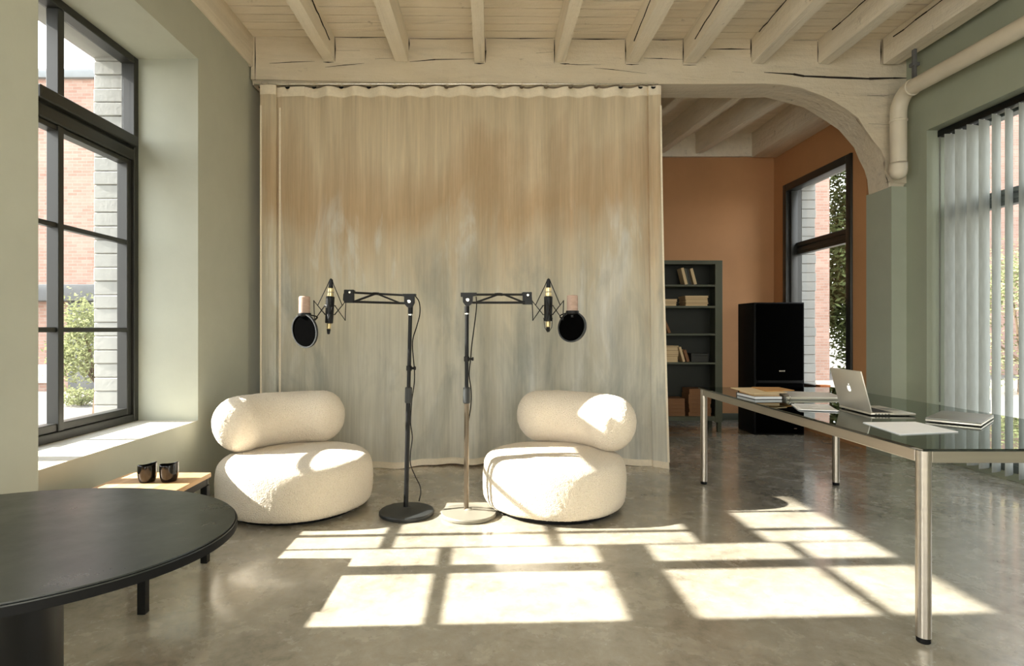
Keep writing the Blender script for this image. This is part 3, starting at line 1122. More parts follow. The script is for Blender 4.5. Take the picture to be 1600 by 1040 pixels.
vsl = [0, 0.008, 0.0165] + [0.0165 + (0.975 - 0.0165) * (i / 34) for i in range(1, 35)] + [0.99, 1.0]
def sheet(v0, v1, dyo, name, mat, th):
    bm = bmesh.new()
    vv = [v for v in vsl if v0 - 1e-6 <= v <= v1 + 1e-6]
    g = [[bm.verts.new(cpoint(X, d, fx, v)[0] + Vector((0, dyo, 0))) for v in vv] for (X, d, fx) in PL]
    for a, b in zip(g, g[1:]):
        for k in range(len(vv) - 1):
            bm.faces.new((a[k], b[k], b[k + 1], a[k + 1]))
    mb = MB(); mb.bm.free(); mb.bm = bm
    o = mb.build(name, mat, cu, sharp=60)
    o.location = off
    return o
cloth = sheet(0, 1, 0, 'cloth', 'curtain', 0)
sheet(0.975, 1.0, -0.004, 'header_band', 'hem', 0)
sheet(0, 0.0165, -0.004, 'hem_band', 'hem', 0)
# pale selvedges of the two free edges and the folded panel
for X0 in (bx(408), bx(433) + 0.006, bx(1033) - 0.016):
    mb = MB()
    bm = mb.bm
    fx = 1
    dyq = {0: -0.05, 1: 0.0, 2: -0.04}[[bx(408), bx(433) + 0.006, bx(1033) - 0.016].index(X0)]
    vv = vsl[2:-3]
    wq = 0.016
    A = [bm.verts.new(cpoint(X0, dyq - 0.006, 1, v)[0]) for v in vv]
    B = [bm.verts.new(cpoint(X0 + wq, dyq - 0.006, 1, v)[0]) for v in vv]
    for k in range(len(vv) - 1):
        bm.faces.new((A[k], B[k], B[k + 1], A[k + 1]))
    o = mb.build('selvedge', 'hem', cu); o.location = off
ring_px = [409, 419, 450, 491.5, 534, 577, 617, 658, 698, 739, 780, 815, 853, 891, 931, 969, 1000, 1020]
for p in ring_px:
    X = bx(p)
    zt = zb(X, 134.5)
    Y = yb(X) - 0.012
    mb = MB()
    mb.tube([(X, Y, zt - 0.012), (X + 0.004, Y - 0.004, zt + 0.004), (X + 0.003, Y, zt + 0.032)], 0.0022, 6, 3)
    mb.tube([(X - 0.008, Y, zt - 0.012), (X - 0.009, Y - 0.003, zt + 0.012)], 0.0016, 5)
    h = mb.build('hook', 'chrome', cu); h.location = off
    mb = MB()
    poly = [(-0.021, 0), (0.021, 0)] + [(0.021 * math.cos(PI * k / 8), -0.019 * math.sin(PI * k / 8)) for k in range(1, 8)]
    mb.prism(poly, -0.002, 0.002, Matrix.Translation((X, Y - 0.006, zt - 0.012)) @ Matrix.Rotation(PI / 2, 4, 'X'))
    e = mb.build('eyelet', 'black_metal' if (p < 600 or p > 960) else 'pole_grey', h)
rod = MB()
rod.cyl((bx(397), yb(bx(397)) - 0.004, zb(bx(397), 131.5)), (bx(1028), yb(bx(1028)) - 0.004, zb(bx(1028), 131.5)), 0.007, 12)
tag(rod.build('curtain_rail', 'chrome'), 'thin metal curtain rail under the beam edge', 'rail')

# ------------------------------------------------------------------ boucle swivel chairs
def disp(bm, amp=0.0035, sc_=85):
    bm.normal_update()
    for v in bm.verts:
        p = v.co
        n = noise.noise(p * sc_) * 0.6 + noise.noise(p * sc_ * 2.1) * 0.4
        v.co = v.co + v.normal * n * amp + v.normal * noise.noise(p * 7) * 0.004

def resample(prof, n):
    pts = catmull([Vector((r, 0, z)) for r, z in prof], 14)
    L = [0]
    for a, b in zip(pts, pts[1:]):
        L.append(L[-1] + (b - a).length)
    out, j = [], 0
    for i in range(n + 1):
        s_ = L[-1] * i / n
        while j < len(L) - 2 and L[j + 1] < s_:
            j += 1
        f = (s_ - L[j]) / max(L[j + 1] - L[j], 1e-9)
        q = pts[j].lerp(pts[j + 1], f)
        out.append((max(q.x, 0), q.z))
    out[0] = (0, out[0][1])
    out[-1] = (0, out[-1][1])
    return out

def make_chair(loc, mirror, a0, a1, label, k=1.0):
    r = tag(empty('swivel_chair', loc), label, 'chair', 'cream boucle swivel chairs')
    sx = -1 if mirror else 1
    mb = MB()
    prof = [(0, 0.376), (0.15, 0.376), (0.30, 0.371), (0.40, 0.361), (0.452, 0.343), (0.480, 0.311), (0.491, 0.265), (0.495, 0.20), (0.493, 0.125), (0.486, 0.072), (0.468, 0.043), (0.43, 0.032), (0.2, 0.03), (0, 0.03)]
    mb.lathe([(q * k, z) for q, z in resample(prof, 110)], 330)
    disp(mb.bm)
    mb.build('seat', 'boucle', r, sharp=180)
    # bolster back: a fat roll bent round the rear of the seat
    mb = MB()
    bm = mb.bm
    R, RC, ext = 0.19, 0.46, 0.19
    am, hs = math.radians((a0 + a1) / 2), math.radians((a0 - a1) / 2)
    hb = math.asin(0.322 * math.sin(hs) / RC)
    A0, A1 = am + hb, am - hb
    mid = 0.372
    ocx, ocy = (mid - RC) * math.cos(am), (mid - RC) * math.sin(am)
    La = (A0 - A1) * RC
    n, seg = 220, 120
    rings = []
    for i in range(n + 1):
        u = -1 + 2 * i / n
        u = math.copysign(1 - (1 - abs(u)) ** 1.35, u)
        s_ = u * (La / 2 + ext)
        e = max(0.0, abs(s_) - La / 2) / ext
        rr = R * max(1 - e ** 2.6, 0.0) ** (1 / 2.2)
        ang = (A0 + A1) / 2 - s_ / RC
        ca, sa = math.cos(ang), math.sin(ang)
        lean = 0.02
        if rr < 0.004:
            rings.append([bm.verts.new(((RC * ca + ocx) * sx, RC * sa + ocy, 0.545))])
            continue
        ring = []
        for q in range(seg):
            b = 2 * PI * q / seg
            dr, dz = math.cos(b) * rr * 0.86, math.sin(b) * rr
            if dz < 0:
                dz *= 0.96
            rad = RC + dr + lean * (dz / R)
            ring.append(bm.verts.new(((rad * ca + ocx) * sx, rad * sa + ocy, 0.545 + dz)))
        rings.append(ring)
    for a, b in zip(rings, rings[1:]):
        for q in range(seg):
            q2 = (q + 1) % seg
            if len(a) == 1 and len(b) == 1:
                continue
            if len(a) == 1:
                bm.faces.new((a[0], b[q2], b[q]))
            elif len(b) == 1:
                bm.faces.new((a[q], a[q2], b[0]))
            else:
                bm.faces.new((a[q], a[q2], b[q2], b[q]))
    bmesh.ops.recalc_face_normals(bm, faces=list(bm.faces))
    disp(bm)
    mb.build('backrest', 'boucle', r, sharp=180)
    mb = MB()
    mb.lathe([(0, 0.0), (0.405, 0.0), (0.41, 0.006), (0.41, 0.034), (0.3, 0.036), (0, 0.036)], 64)
    mb.build('swivel_base', 'black_matte', r)
    return r
make_chair((-1.30, 3.90, 0), False, 187, 74, 'cream boucle swivel chair left of the microphone stands', 1.02)
make_chair((0.44, 3.92, 0), True, 187, 72, 'cream boucle swivel chair right of the microphone stands', 0.975)

# ------------------------------------------------------------------ microphone stands and what hangs on them
def mic_set(Y, kx, base_px, pole_px_bot, pole_px_top, D, side, base_mat, low_mat):
    S = F / Y
    def W(px, py, dy=0.0):
        return Vector(((px - CX) / S, Y + dy, H - (py - CY) / S))
    bxw = (base_px - CX) / S
    r = empty('microphone_stand', (bxw, Y, 0))
    tag(r, 'round-base microphone stand with scissor boom, %s' % D['label'], 'microphone stand', 'microphone stands')
    off = -Vector(r.location)
    def put(mb, nm, mt, par=None, sharp=35):
        o = mb.build(nm, mt, par or r, sharp)
        if par is None:
            o.location = off
        return o
    T = Matrix.Translation((bxw, Y, 0))
    mb = MB(); mb.lathe([(0, 0), (0.168, 0), (0.176, 0.006), (0.177, 0.02), (0.172, 0.027), (0.10, 0.034), (0.03, 0.041), (0.02, 0.05), (0, 0.05)], 64, T)
    put(mb, 'base', base_mat)
    zb0 = 0.03
    def pole(py):     # axis of the slightly leaning pole at a given height mark
        f = (800 - py) / (800 - D['clutch'][1])
        return W(pole_px_bot + (pole_px_top - pole_px_bot) * f, py)
    p0 = pole(795); p0.z = zb0
    mb = MB(); mb.cyl(p0, pole(D['grip'][1]), 0.0155, 20)
    put(mb, 'lower_tube', low_mat)
    mb = MB(); mb.cyl(pole(D['grip'][1]), pole(D['grip'][0]), 0.023, 20, bev=0.005)
    put(mb, 'grip_clutch', 'base_black')
    mb = MB(); mb.cyl(pole(D['grip'][0] + 2), pole(D['clutch'][1]), 0.0125, 18)
    put(mb, 'upper_tube', 'black_metal')
    mb = MB(); mb.cyl(pole(D['collar'] + 4), pole(D['collar'] - 4), 0.018, 18, bev=0.003)
    c_ = put(mb, 'collar', 'black_metal')
    mb = MB(); q = pole(D['collar']); mb.cyl(q + Vector((0.012, -0.002, 0)), q + Vector((0.042, -0.006, 0)), 0.008, 12, bev=0.002)
    mb.cyl(q + Vector((0.034, -0.005, 0)), q + Vector((0.044, -0.006, 0)), 0.0125, 12, bev=0.003)
    put(mb, 'knob', 'black_metal', c_)
    mb = MB(); mb.cyl(pole(D['clutch'][1] + 1), pole(D['clutch'][0]), 0.016, 18, bev=0.003)
    put(mb, 'neck', 'black_metal')
    mb = MB(); mb.cyl(pole(D['clutch'][1] + 3), pole(D['clutch'][1] + 1), 0.0162, 18)
    put(mb, 'ring', 'chrome')
    # pivot bracket (two cheeks) with bright bolt
    mb = MB()
    for s in (-0.017, 0.017):
        poly = [((x - CX) / S, -(y - CY) / S) for x, y in D['bracket']]
        mb.prism(poly, -0.004, 0.004, Matrix.Translation((0, Y + s, H)) @ Matrix.Rotation(PI / 2, 4, 'X'))
    xs = [x for x, y in D['bracket']]; yy = [y for x, y in D['bracket']]
    a, b = W(min(xs), min(yy)), W(max(xs), min(yy) + 4)
    mb.box((a.x, Y - 0.02, b.z), (b.x, Y + 0.02, a.z), 0.002)
    br_ = put(mb, 'pivot_bracket', 'black_metal')
    mb = MB(); q = W(*D['bolt1']); mb.cyl(q + Vector((0, -0.026, 0)), q + Vector((0, 0.024, 0)), 0.011, 14, bev=0.002)
    put(mb, 'bolt', 'chrome', br_)
    for i, (u, v, rad) in enumerate(D['bars']):
        mb = MB()
        for s in (-0.013, 0.013):
            mb.tube([W(*u, s), W(*v, s)], rad, 10)
        put(mb, 'boom_bar', 'black_metal')
    mb = MB(); mb.tube([W(D['bars'][2][1][0] + dx_, D['bars'][2][1][1] + 0.6 * abs(dx_) / 6, -0.016) for dx_ in (-6, -2, 2, 6)], 0.009, 8)
    put(mb, 'spring_joint', 'black_metal')
    mb = MB()
    for s in (-0.017, 0.017):
        poly = [((x - CX) / S, -(y - CY) / S) for x, y in D['clamp']]
        mb.prism(poly, -0.0035, 0.0035, Matrix.Translation((0, Y + s, H)) @ Matrix.Rotation(PI / 2, 4, 'X'))
    xs = [x for x, y in D['clamp']]; yy = [y for x, y in D['clamp']]
    a, b = W(min(xs) + 1, min(yy)), W(max(xs) - 1, max(yy))
    mb.box((a.x, Y - 0.014, b.z), (b.x, Y + 0.014, a.z), 0.003)
    cl = put(mb, 'end_clamp', 'black_metal')
    mb = MB(); q = W(*D['bolt2']); mb.cyl(q + Vector((0, -0.026, 0)), q + Vector((0, 0.024, 0)), 0.008, 12, bev=0.002)
    put(mb, 'bolt', 'chrome', cl)
    mb = MB(); mb.tube([W(x, y, d_) for x, y, d_ in D['cable']], 0.0036, 8, 8)
    put(mb, 'cable', 'black_matte')
    # microphone
    top, bot = W(*D['mic'][0]), W(*D['mic'][1])
    ax = (bot - top)
    L = ax.length
    Rm = ax.to_track_quat('Z', 'Y').to_matrix().to_4x4()
    mr = tag(empty('microphone', top), 'black condenser microphone with pale brass bands, %s' % D['mic_label'], 'microphone', 'studio microphones')
    def mput(mb, nm, mt):
        return mb.build(nm, mt, mr)
    def seg(f0, f1, r0, nm, mt, r1=None, bev=0.003):
        mb = MB()
        z0, z1 = f0 * L, f1 * L
        r1_ = r0 if r1 is None else r1
        mb.lathe([(0, z0), (r0 - bev, z0), (r0, z0 + bev), (r1_, z1 - bev), (r1_ - bev, z1), (0, z1)], 28, Rm)
        mput(mb, nm, mt)
    f = D['micf']
    seg(0.0, f[0], 0.011, 'head_cap', 'black_metal', 0.0145, 0.004)
    seg(f[0], f[1], 0.0185, 'brass_band', 'brass', 0.021)
    seg(f[1], f[2], 0.0275, 'body', 'black_metal', 0.0255)
    seg(f[2], f[3], 0.0155, 'brass_band', 'brass', 0.0135)
    seg(f[3], 1.0, 0.0125, 'connector', 'black_metal', 0.009, 0.004)
    mb = MB(); mb.lathe([(0.0212, (f[0] + f[1]) / 2 * L - 0.003), (0.0222, (f[0] + f[1]) / 2 * L), (0.0212, (f[0] + f[1]) / 2 * L + 0.003)], 28, Rm)
    mput(mb, 'groove_ring', 'steel')
    # spider shock mount: two rings and the wire cage
    c = W(*D['cage'])
    sr = tag(empty('shock_mount', c), 'black wire spider shock mount holding the microphone, %s' % D['mic_label'], 'shock mount', 'spider shock mounts')
    offs = -c
    def sput(mb, nm, mt):
        o = mb.build(nm, mt, sr); o.location = offs
        return o
    def ringpts(z, rad, n=40):
        return [c + Vector((rad * math.cos(2 * PI * k / n), rad * math.sin(2 * PI * k / n), z)) for k in range(n + 1)]
    for z, rad in ((0.028, 0.036), (-0.030, 0.034)):
        mb = MB(); mb.tube(ringpts(z, rad), 0.0022, 6); sput(mb, 'inner_ring', 'black_metal')
    outer = []
    for k in range(4):
        a = PI / 4 * 0 + PI / 2 * k + D['rot']
        d_ = Vector((math.cos(a), math.sin(a), 0))
        up, lo = c + d_ * 0.100 + Vector((0, 0, 0.058)), c + d_ * 0.096 + Vector((0, 0, -0.066))
        mb = MB()
        mb.tube([up, lo], 0.0032, 6)
        for tgt in (-0.55, 0.55):
            e_ = Vector((math.cos(a + tgt), math.sin(a + tgt), 0))
            mb.tube([up, c + e_ * 0.035 + Vector((0, 0, -0.030))], 0.0025, 6)
            mb.tube([lo, c + e_ * 0.036 + Vector((0, 0, 0.028))], 0.0025, 6)
        for q in (up, lo):
            mb.lathe([(0, -0.005), (0.005, 0), (0, 0.005)], 8, Matrix.Translation(q))
        sput(mb, 'wire_frame', 'black_metal')
    mb = MB()
    tip = top + ax * 0.02
    for s in (-1, 1):
        mb.tube([tip + Vector((s * 0.006, -0.004, 0.006)), top + ax * 0.12 + Vector((s * 0.022, -0.004, 0)), c + Vector((s * 0.079, 0, 0.030))], 0.003, 6)
    mb.tube([tip + Vector((-0.006, -0.004, 0.006)), tip + Vector((0, -0.004, 0.011)), tip + Vector((0.006, -0.004, 0.006))], 0.0024, 6)
    if D['low_wire']:
        mb2 = MB()
        for s in (-1, 1):
            mb2.tube([c + Vector((s * 0.028, -0.01, -0.05)), bot - ax * 0.08 + Vector((s * 0.022, -0.01, 0)), bot + Vector((s * 0.003, -0.006, -0.004))], 0.0022, 6)
    sput(mb, 'hanger_wire', 'black_metal')
    if D['low_wire']:
        sput(mb2, 'lower_wire', 'black_metal')
    mb = MB()
    e2 = c + Vector((side * -0.100, 0, 0.058))
    mb.tube([W(*D['arm_end']), e2], 0.0055, 8)
    sput(mb, 'mounting_stem', 'steel')
    # pop filter with foam tube
    pc = W(*D['pop'], -0.05)
    pr_ = tag(empty('pop_filter', pc), 'round black pop filter below a dusty pink foam tube, %s' % D['mic_label'], 'pop filter', 'pop filters')
    offp = -pc
    def pput(mb, nm, mt):
        o = mb.build(nm, mt, pr_); o.location = offp
        return o
    Rp = Matrix.Translation(pc) @ Matrix.Rotation(D['pop_roll'], 4, 'Y') @ Matrix.Rotation(D['pop_turn'], 4, 'Z') @ Matrix.Rotation(PI / 2, 4, 'X')
    Rr = D['pop_r']
    mb = MB(); mb.lathe([(0, -0.004), (Rr - 0.004, -0.003), (Rr - 0.004, 0.003), (0, 0.004)], 56, Rp); pput(mb, 'screen', 'black_mesh')
    mb = MB()
    mb.lathe([(Rr - 0.004, -0.008), (Rr + 0.004, -0.008), (Rr + 0.005, 0.0), (Rr + 0.004, 0.008), (Rr - 0.004, 0.008), (Rr - 0.005, 0), (Rr - 0.004, -0.008)], 56, Rp)
    pput(mb, 'rim', 'base_black')
    f0, f1 = W(*D['foam'][0], -0.045), W(*D['foam'][1], -0.045)
    mb = MB()
    Lf = (f0 - f1).length
    mb.lathe([(0, 0), (0.034, 0), (0.035, 0.004), (0.0345, Lf - 0.006), (0.030, Lf), (0, Lf)], 28, Matrix.Translation(f1))
    pput(mb, 'foam_tube', 'pink_foam')
    mb = MB()
    g0, g1 = f1 + Vector((0, 0, 0.002)), f1 + Vector((0, 0, -0.024))
    mb.lathe([(0, 0), (0.040, 0), (0.042, -0.008), (0.038, -0.02), (0.02, -0.026), (0, -0.026)], 24, Matrix.Translation(g0))
    mb.cyl(g1 + Vector((0, 0, 0.01)), g1 + Vector((0, -0.004, -0.016)), 0.010, 10)
    pput(mb, 'collar', 'black_metal')
    mb = MB()
    mb.tube([g0 + Vector((side * -0.03, 0.01, -0.012)), (g0 + c) / 2 + Vector((0, 0.0, -0.035)), c + Vector((side * 0.096, 0, -0.066))], 0.004, 8, 6)
    pput(mb, 'gooseneck', 'black_metal')
    return r

DL = dict(label='dark base, boom reaching left', mic_label='on the left stand', grip=(604.5, 629.5), clutch=(477, 489.5), collar=575,
          bracket=[(630, 459), (650, 459), (650, 461.5), (647.5, 463), (647.5, 473), (644, 480), (640, 481.5), (636, 479), (632, 474), (632, 463)], bolt1=(640, 471),
          bars=[((554, 457), (632, 461), 0.0065), ((552, 471.2), (633, 473.6), 0.0072), ((552, 471.5), (587, 458.6), 0.0055), ((591, 459.6), (627, 474), 0.0055)],
          clamp=[(541, 452.5), (554.3, 453.5), (552.5, 460), (551.5, 473), (540, 472.5), (537, 469), (537.5, 460)], bolt2=(547.5, 456.8),
          cable=[(648, 461, 0), (655, 472, 0), (656, 490, 0), (651, 510, 0), (645, 530, 0), (644.5, 548, 0.01), (647, 575, 0.01), (647, 598, 0.01), (643, 625, 0.02), (641, 660, 0.02), (643.5, 684, 0.02), (641, 706, 0.02), (640.5, 727, 0.03), (647, 746, 0.05), (654, 763, 0.07), (655, 775, 0.08), (652, 789, 0.09)],
          mic=((517.5, 436), (513.2, 522)), micf=(0.16, 0.315, 0.80, 0.90), cage=(515.5, 484), rot=0.18, low_wire=False, arm_end=(541, 469),
          pop=(480, 516.5), pop_roll=math.radians(-14), pop_turn=math.radians(-30), pop_r=0.106, foam=((478.8, 463.5), (479.2, 489.5)))
mic_set(3.72, 1, 635.5, 634, 641.2, DL, -1, 'base_black', 'black_metal')
DR = dict(label='base coloured as sunlit, boom reaching right', mic_label='on the right stand', grip=(604.5, 630), clutch=(478, 488), collar=560.5,
          bracket=[(720, 457.3), (745, 457.3), (744.5, 461.5), (739, 462.5), (738.5, 473), (735, 476), (731, 479), (727, 477), (723.5, 472), (723, 463.5), (720, 463.5)], bolt1=(731, 468.5),
          bars=[((744, 460), (818, 460), 0.0065), ((738, 472.6), (820, 472.6), 0.0072), ((744, 472), (779, 459.6), 0.0055), ((788, 460), (819, 472.5), 0.0055)],
          clamp=[(815.5, 457), (830, 456.3), (832, 475.5), (820, 475), (820, 461), (815.5, 461)], bolt2=(824.5, 461),
          cable=[(744, 463, 0), (744.5, 480, 0), (741, 510, 0), (737, 540, 0.01), (735.5, 558, 0.01), (733, 585, 0.01), (736, 610, 0.015), (735.5, 635, 0.02), (731, 665, 0.02), (729, 700, 0.02), (726.5, 725, 0.022), (725, 742, 0.024)],
          mic=((857, 436), (856.3, 518)), micf=(0.16, 0.33, 0.80, 0.91), cage=(856, 484), rot=-0.15, low_wire=True, arm_end=(831, 470),
          pop=(892, 510.6), pop_roll=math.radians(16), pop_turn=math.radians(-37), pop_r=0.094, foam=((892.8, 461.8), (892.8, 486)))
mic_set(3.69, 1, 732.5, 728.5, 729.5, DR, 1, 'base_sunlit', 'pole_grey')

# ------------------------------------------------------------------ round black table in the foreground
r = tag(empty('oval_table', (-1.087, 1.254, 0)), 'low-gloss black oval table on a drum pedestal in the left foreground', 'table')
a_, b_, th = 0.502, 0.390, math.radians(6.8)
poly = [(a_ * math.cos(t_) * math.cos(th) - b_ * math.sin(t_) * math.sin(th), a_ * math.cos(t_) * math.sin(th) + b_ * math.sin(t_) * math.cos(th)) for t_ in [2 * PI * k / 128 for k in range(128)]]
mb = MB(); mb.prism(poly, 0.716, 0.74, None, 0.004); mb.build('tabletop', 'tabletop', r)
mb = MB(); mb.prism([(x * 1.002, y * 1.002) for x, y in poly], 0.7155, 0.7365, None, 0.003); mb.build('shaded_rim', 'black_matte', r)  # added rim layer, shade put into its darker colour
mb = MB(); mb.lathe([(0, 0.012), (0.128, 0.012), (0.13, 0.016), (0.13, 0.712), (0.126, 0.716), (0, 0.716)], 64); mb.build('pedestal', 'black_metal', r)
mb = MB(); mb.lathe([(0, 0), (0.25, 0), (0.255, 0.005), (0.25, 0.012), (0, 0.014)], 64); mb.build('foot_plate', 'black_metal', r)

# oak side table by the window
r = tag(empty('side_table', (-1.64, 2.685, 0)), 'oak topped side table with black square legs under the left window', 'table')
def put(mb, nm, mt):
    return mb.build(nm, mt, r)
mb = MB()
hx, hy = 0.208, 0.285
mb.box((-hx, -hy, 0.432), (hx, hy, 0.455), 0.002); put(mb, 'tabletop', 'oak')
mb = MB()
for lo, hi in (((-hx + 0.008, -hy + 0.008, 0.395), (hx - 0.008, -hy + 0.030, 0.431)), ((-hx + 0.008, hy - 0.030, 0.395), (hx - 0.008, hy - 0.008, 0.431)),
               ((-hx + 0.008, -hy + 0.03, 0.395), (-hx + 0.03, hy - 0.03, 0.431)), ((hx - 0.03, -hy + 0.03, 0.395), (hx - 0.008, hy - 0.03, 0.431))):
    mb.box(lo, hi, 0.002, 1)
put(mb, 'frame', 'black_metal')
for sx_ in (-1, 1):
    for sy_ in (-1, 1):
        mb = MB()
        cx_, cy_ = sx_ * (hx - 0.021), sy_ * (hy - 0.021)
        mb.box((cx_ - 0.017, cy_ - 0.017, 0), (cx_ + 0.017, cy_ + 0.017, 0.395), 0.002, 1)
        put(mb, 'leg', 'black_metal')
def cup(x, y, lab, tilt):
    mb = MB()
    mb.lathe([(0, 0.004), (0.026, 0.004), (0.031, 0.0), (0.034, 0.004), (0.040, 0.025), (0.042, 0.05), (0.042, 0.083), (0.040, 0.085), (0.038, 0.083), (0.038, 0.05), (0.035, 0.02), (0.02, 0.012), (0, 0.012)], 40)
    for v in mb.bm.verts:       # softly pinched, hand-thrown rim
        if v.co.z > 0.04:
            v.co.z += (v.co.z - 0.04) * 0.10 * math.sin(math.atan2(v.co.y, v.co.x) * 2 + tilt) + (v.co.z - 0.04) * 0.12 * v.co.x / 0.042
    o = mb.build('cup', 'cup')
    o.location = (x, y, 0.455)
    tag(o, lab, 'cup', 'black cups on the side table')
cup(-1.655, 2.79, 'glossy black handleless cup, left one on the oak side table', 0.3)
cup(-1.555, 2.80, 'glossy black handleless cup, right one on the oak side table', 1.2)

# ------------------------------------------------------------------ glass desk
GX0, GX1, GY0, GY1, GZ = 1.632, 2.69, 2.165, 4.50, 0.742
r = tag(empty('glass_desk', (2.16, 3.33, 0)), 'long smoked glass desk on tubular steel legs', 'desk')
off = -Vector(r.location)
def put(mb, nm, mt):
    o = mb.build(nm, mt, r); o.location = off
    return o
mb = MB(); mb.box((GX0, GY0, GZ - 0.010), (GX1, GY1, GZ), 0.002, 1); put(mb, 'glass_top', 'black_glass')
mb = MB()
rl, rh = GZ - 0.058, GZ - 0.0105
for lo, hi in (((1.680, GY0 + 0.02, rl), (2.65, GY0 + 0.045, rh)), ((1.680, GY1 - 0.065, rl), (2.65, GY1 - 0.04, rh)),
               ((1.642, 2.22, rl), (1.667, 4.43, rh)), ((2.655, 2.22, rl), (2.68, 4.43, rh))):
    q = MB(); q.box(lo, hi, 0.003, 1); put(q, 'rail', 'steel')
for x, y in ((1.657, 2.197), (1.660, 4.45), (2.662, 4.42), (2.662, 2.197)):
    q = MB(); q.cyl((x, y, 0.022), (x, y, rh - 0.0005), 0.0255, 28); lg = put(q, 'leg', 'steel')
    q = MB(); q.cyl((x, y, 0.0), (x, y, 0.022), 0.0235, 20, bev=0.003); q.build('foot', 'black_matte', lg)

def flat(poly, z0, z1, name, mat, parent=None, bev=0.001):
    mb = MB()
    mb.prism(poly, z0, z1, None, bev)
    return mb.build(name, mat, parent)
# open laptop
lp = tag(empty('laptop', (2.0, 3.155, GZ)), 'silver laptop standing open on the glass desk', 'laptop')
ang = math.radians(-4)
RL = Matrix.Rotation(ang, 4, 'Z')
mb = MB(); mb.box((0, -0.155, 0.004), (0.225, 0.155, 0.015), 0.003, 2, RL); base = mb.build('base', 'laptop', lp)
mb = MB()
for i in range(14):
    for j in range(5):
        mb.box((0.03 + j * 0.019, -0.133 + i * 0.019, 0.0145), (0.046 + j * 0.019, -0.117 + i * 0.019, 0.0165), 0, 1, RL)
mb.build('keyboard', 'key', base)
mb = MB(); mb.box((0.145, -0.05, 0.0145), (0.212, 0.05, 0.0157), 0, 1, RL); mb.build('trackpad', 'grey_cloth', base)
mb = MB()
for k in range(5):
    mb.box((0.02 + k * 0.016, -0.1556, 0.007), (0.031 + k * 0.016, -0.1540, 0.0115), 0, 1, RL)
mb.build('ports', 'black_matte', base)
mb = MB()
for x in (0.02, 0.2):
    for y in (-0.13, 0.13):
        mb.cyl((x, y, 0), (x, y, 0.0045), 0.008, 10)
mb.build('rubber_feet', 'black_matte', base)
LT = RL @ Matrix.Translation((0.006, 0, 0.016)) @ Matrix.Rotation(math.radians(-14), 4, 'Y')
mb = MB(); mb.box((-0.004, -0.155, 0), (0.003, 0.155, 0.222), 0.0028, 2, LT); lid = mb.build('lid', 'laptop', lp)
mb = MB(); mb.box((0.0025, -0.146, 0.012), (0.0036, 0.146, 0.212), 0, 1, LT); mb.build('screen', 'cup', lid)
# emblem on the lid: an apple with a bite and a leaf
def apple():
    pts = []
    for k in range(72):
        t_ = 2 * PI * k / 72
        rr = 0.0185 * (1 + 0.05 * math.cos(2 * t_))
        x, z = rr * math.sin(t_) * 0.94, rr * math.cos(t_)
        if z > 0:
            z -= 0.006 * math.exp(-(x / 0.0055) ** 2)
        else:
            z += 0.0035 * math.exp(-(x / 0.004) ** 2)
            x *= 1 - 0.16 * (-z / 0.0185)
        d = Vector((x - 0.0225, z - 0.002))
        if d.length < 0.0100:
            d = d.normalized() * 0.0100
            x, z = 0.0225 + d.x, 0.002 + d.y
        pts.append((x, z))
    return pts
EM = LT @ Matrix.Translation((-0.0040, 0, 0.116)) @ Matrix.Rotation(-PI / 2, 4, 'Z') @ Matrix.Rotation(PI / 2, 4, 'X')
mb = MB()
mb.prism(apple(), -0.0006, 0.0008, EM)
lf = [(0.0145 * 0.55 * (math.sin(PI * k / 10)) * (0.42 if k <= 10 else -0.42) + 0.003 + 0.0004 * k * (1 if k <= 10 else 0), 0) for k in range(1)]
leaf_pts = [(0.0005 + 0.0075 * f + 0.0028 * math.sin(PI * f) * s_, 0.0195 + 0.0085 * f - 0.0028 * math.sin(PI * f) * s_) for s_, seq in ((1, [0, .25, .5, .75, 1]), (-1, [.75, .5, .25])) for f in seq]
mb.prism(leaf_pts, -0.0006, 0.0008, EM)
mb.build('emblem', 'backlit', lid)

def sheet_pile(name, poly, z, n, label, cat, mats, th=0.0015, jit=0.012, group=None):
    cx_ = sum(p[0] for p in poly) / len(poly)
    cy_ = sum(p[1] for p in poly) / len(poly)
    r_ = empty(name, (cx_, cy_, z))
    for k in range(n):
        a = random.uniform(-0.06, 0.06) if k else 0
        dx_, dy_ = (random.uniform(-jit, jit), random.uniform(-jit, jit)) if k < n - 1 else (0, 0)
        pl_ = [((x - cx_) * math.cos(a) - (y - cy_) * math.sin(a) + dx_, (x - cx_) * math.sin(a) + (y - cy_) * math.cos(a) + dy_) for x, y in poly]
        mb_ = MB(); mb_.prism(pl_, k * th, (k + 1) * th - 0.0002); mb_.build('sheet', mats[k % len(mats)], r_)
    return tag(r_, label, cat)
sheet_pile('blank_papers', [(1.80, 2.77), (1.755, 2.455), (2.05, 2.515), (2.06, 2.785)], GZ, 2, 'blank white sheets near the front of the glass desk', 'paper', ['paper'], 0.0022, 0.006)
pp2 = sheet_pile('printed_papers', [(1.725, 3.20), (1.90, 3.14), (2.00, 3.39), (1.83, 3.45)], GZ, 4, 'small pile of printed papers beside the open laptop', 'paper', ['paper'], 0.002, 0.02)
mb = MB()
for k in range(7):
    y = 3.20 + k * 0.03
    x0 = 1.745 + (y - 3.2) * 0.3
    mb.box((x0, y, GZ + 0.0079), (x0 + random.uniform(0.06, 0.12), y + 0.006, GZ + 0.0082))
o = mb.build('print_lines', 'grey_cloth', pp2); o.location = -Vector(pp2.location)

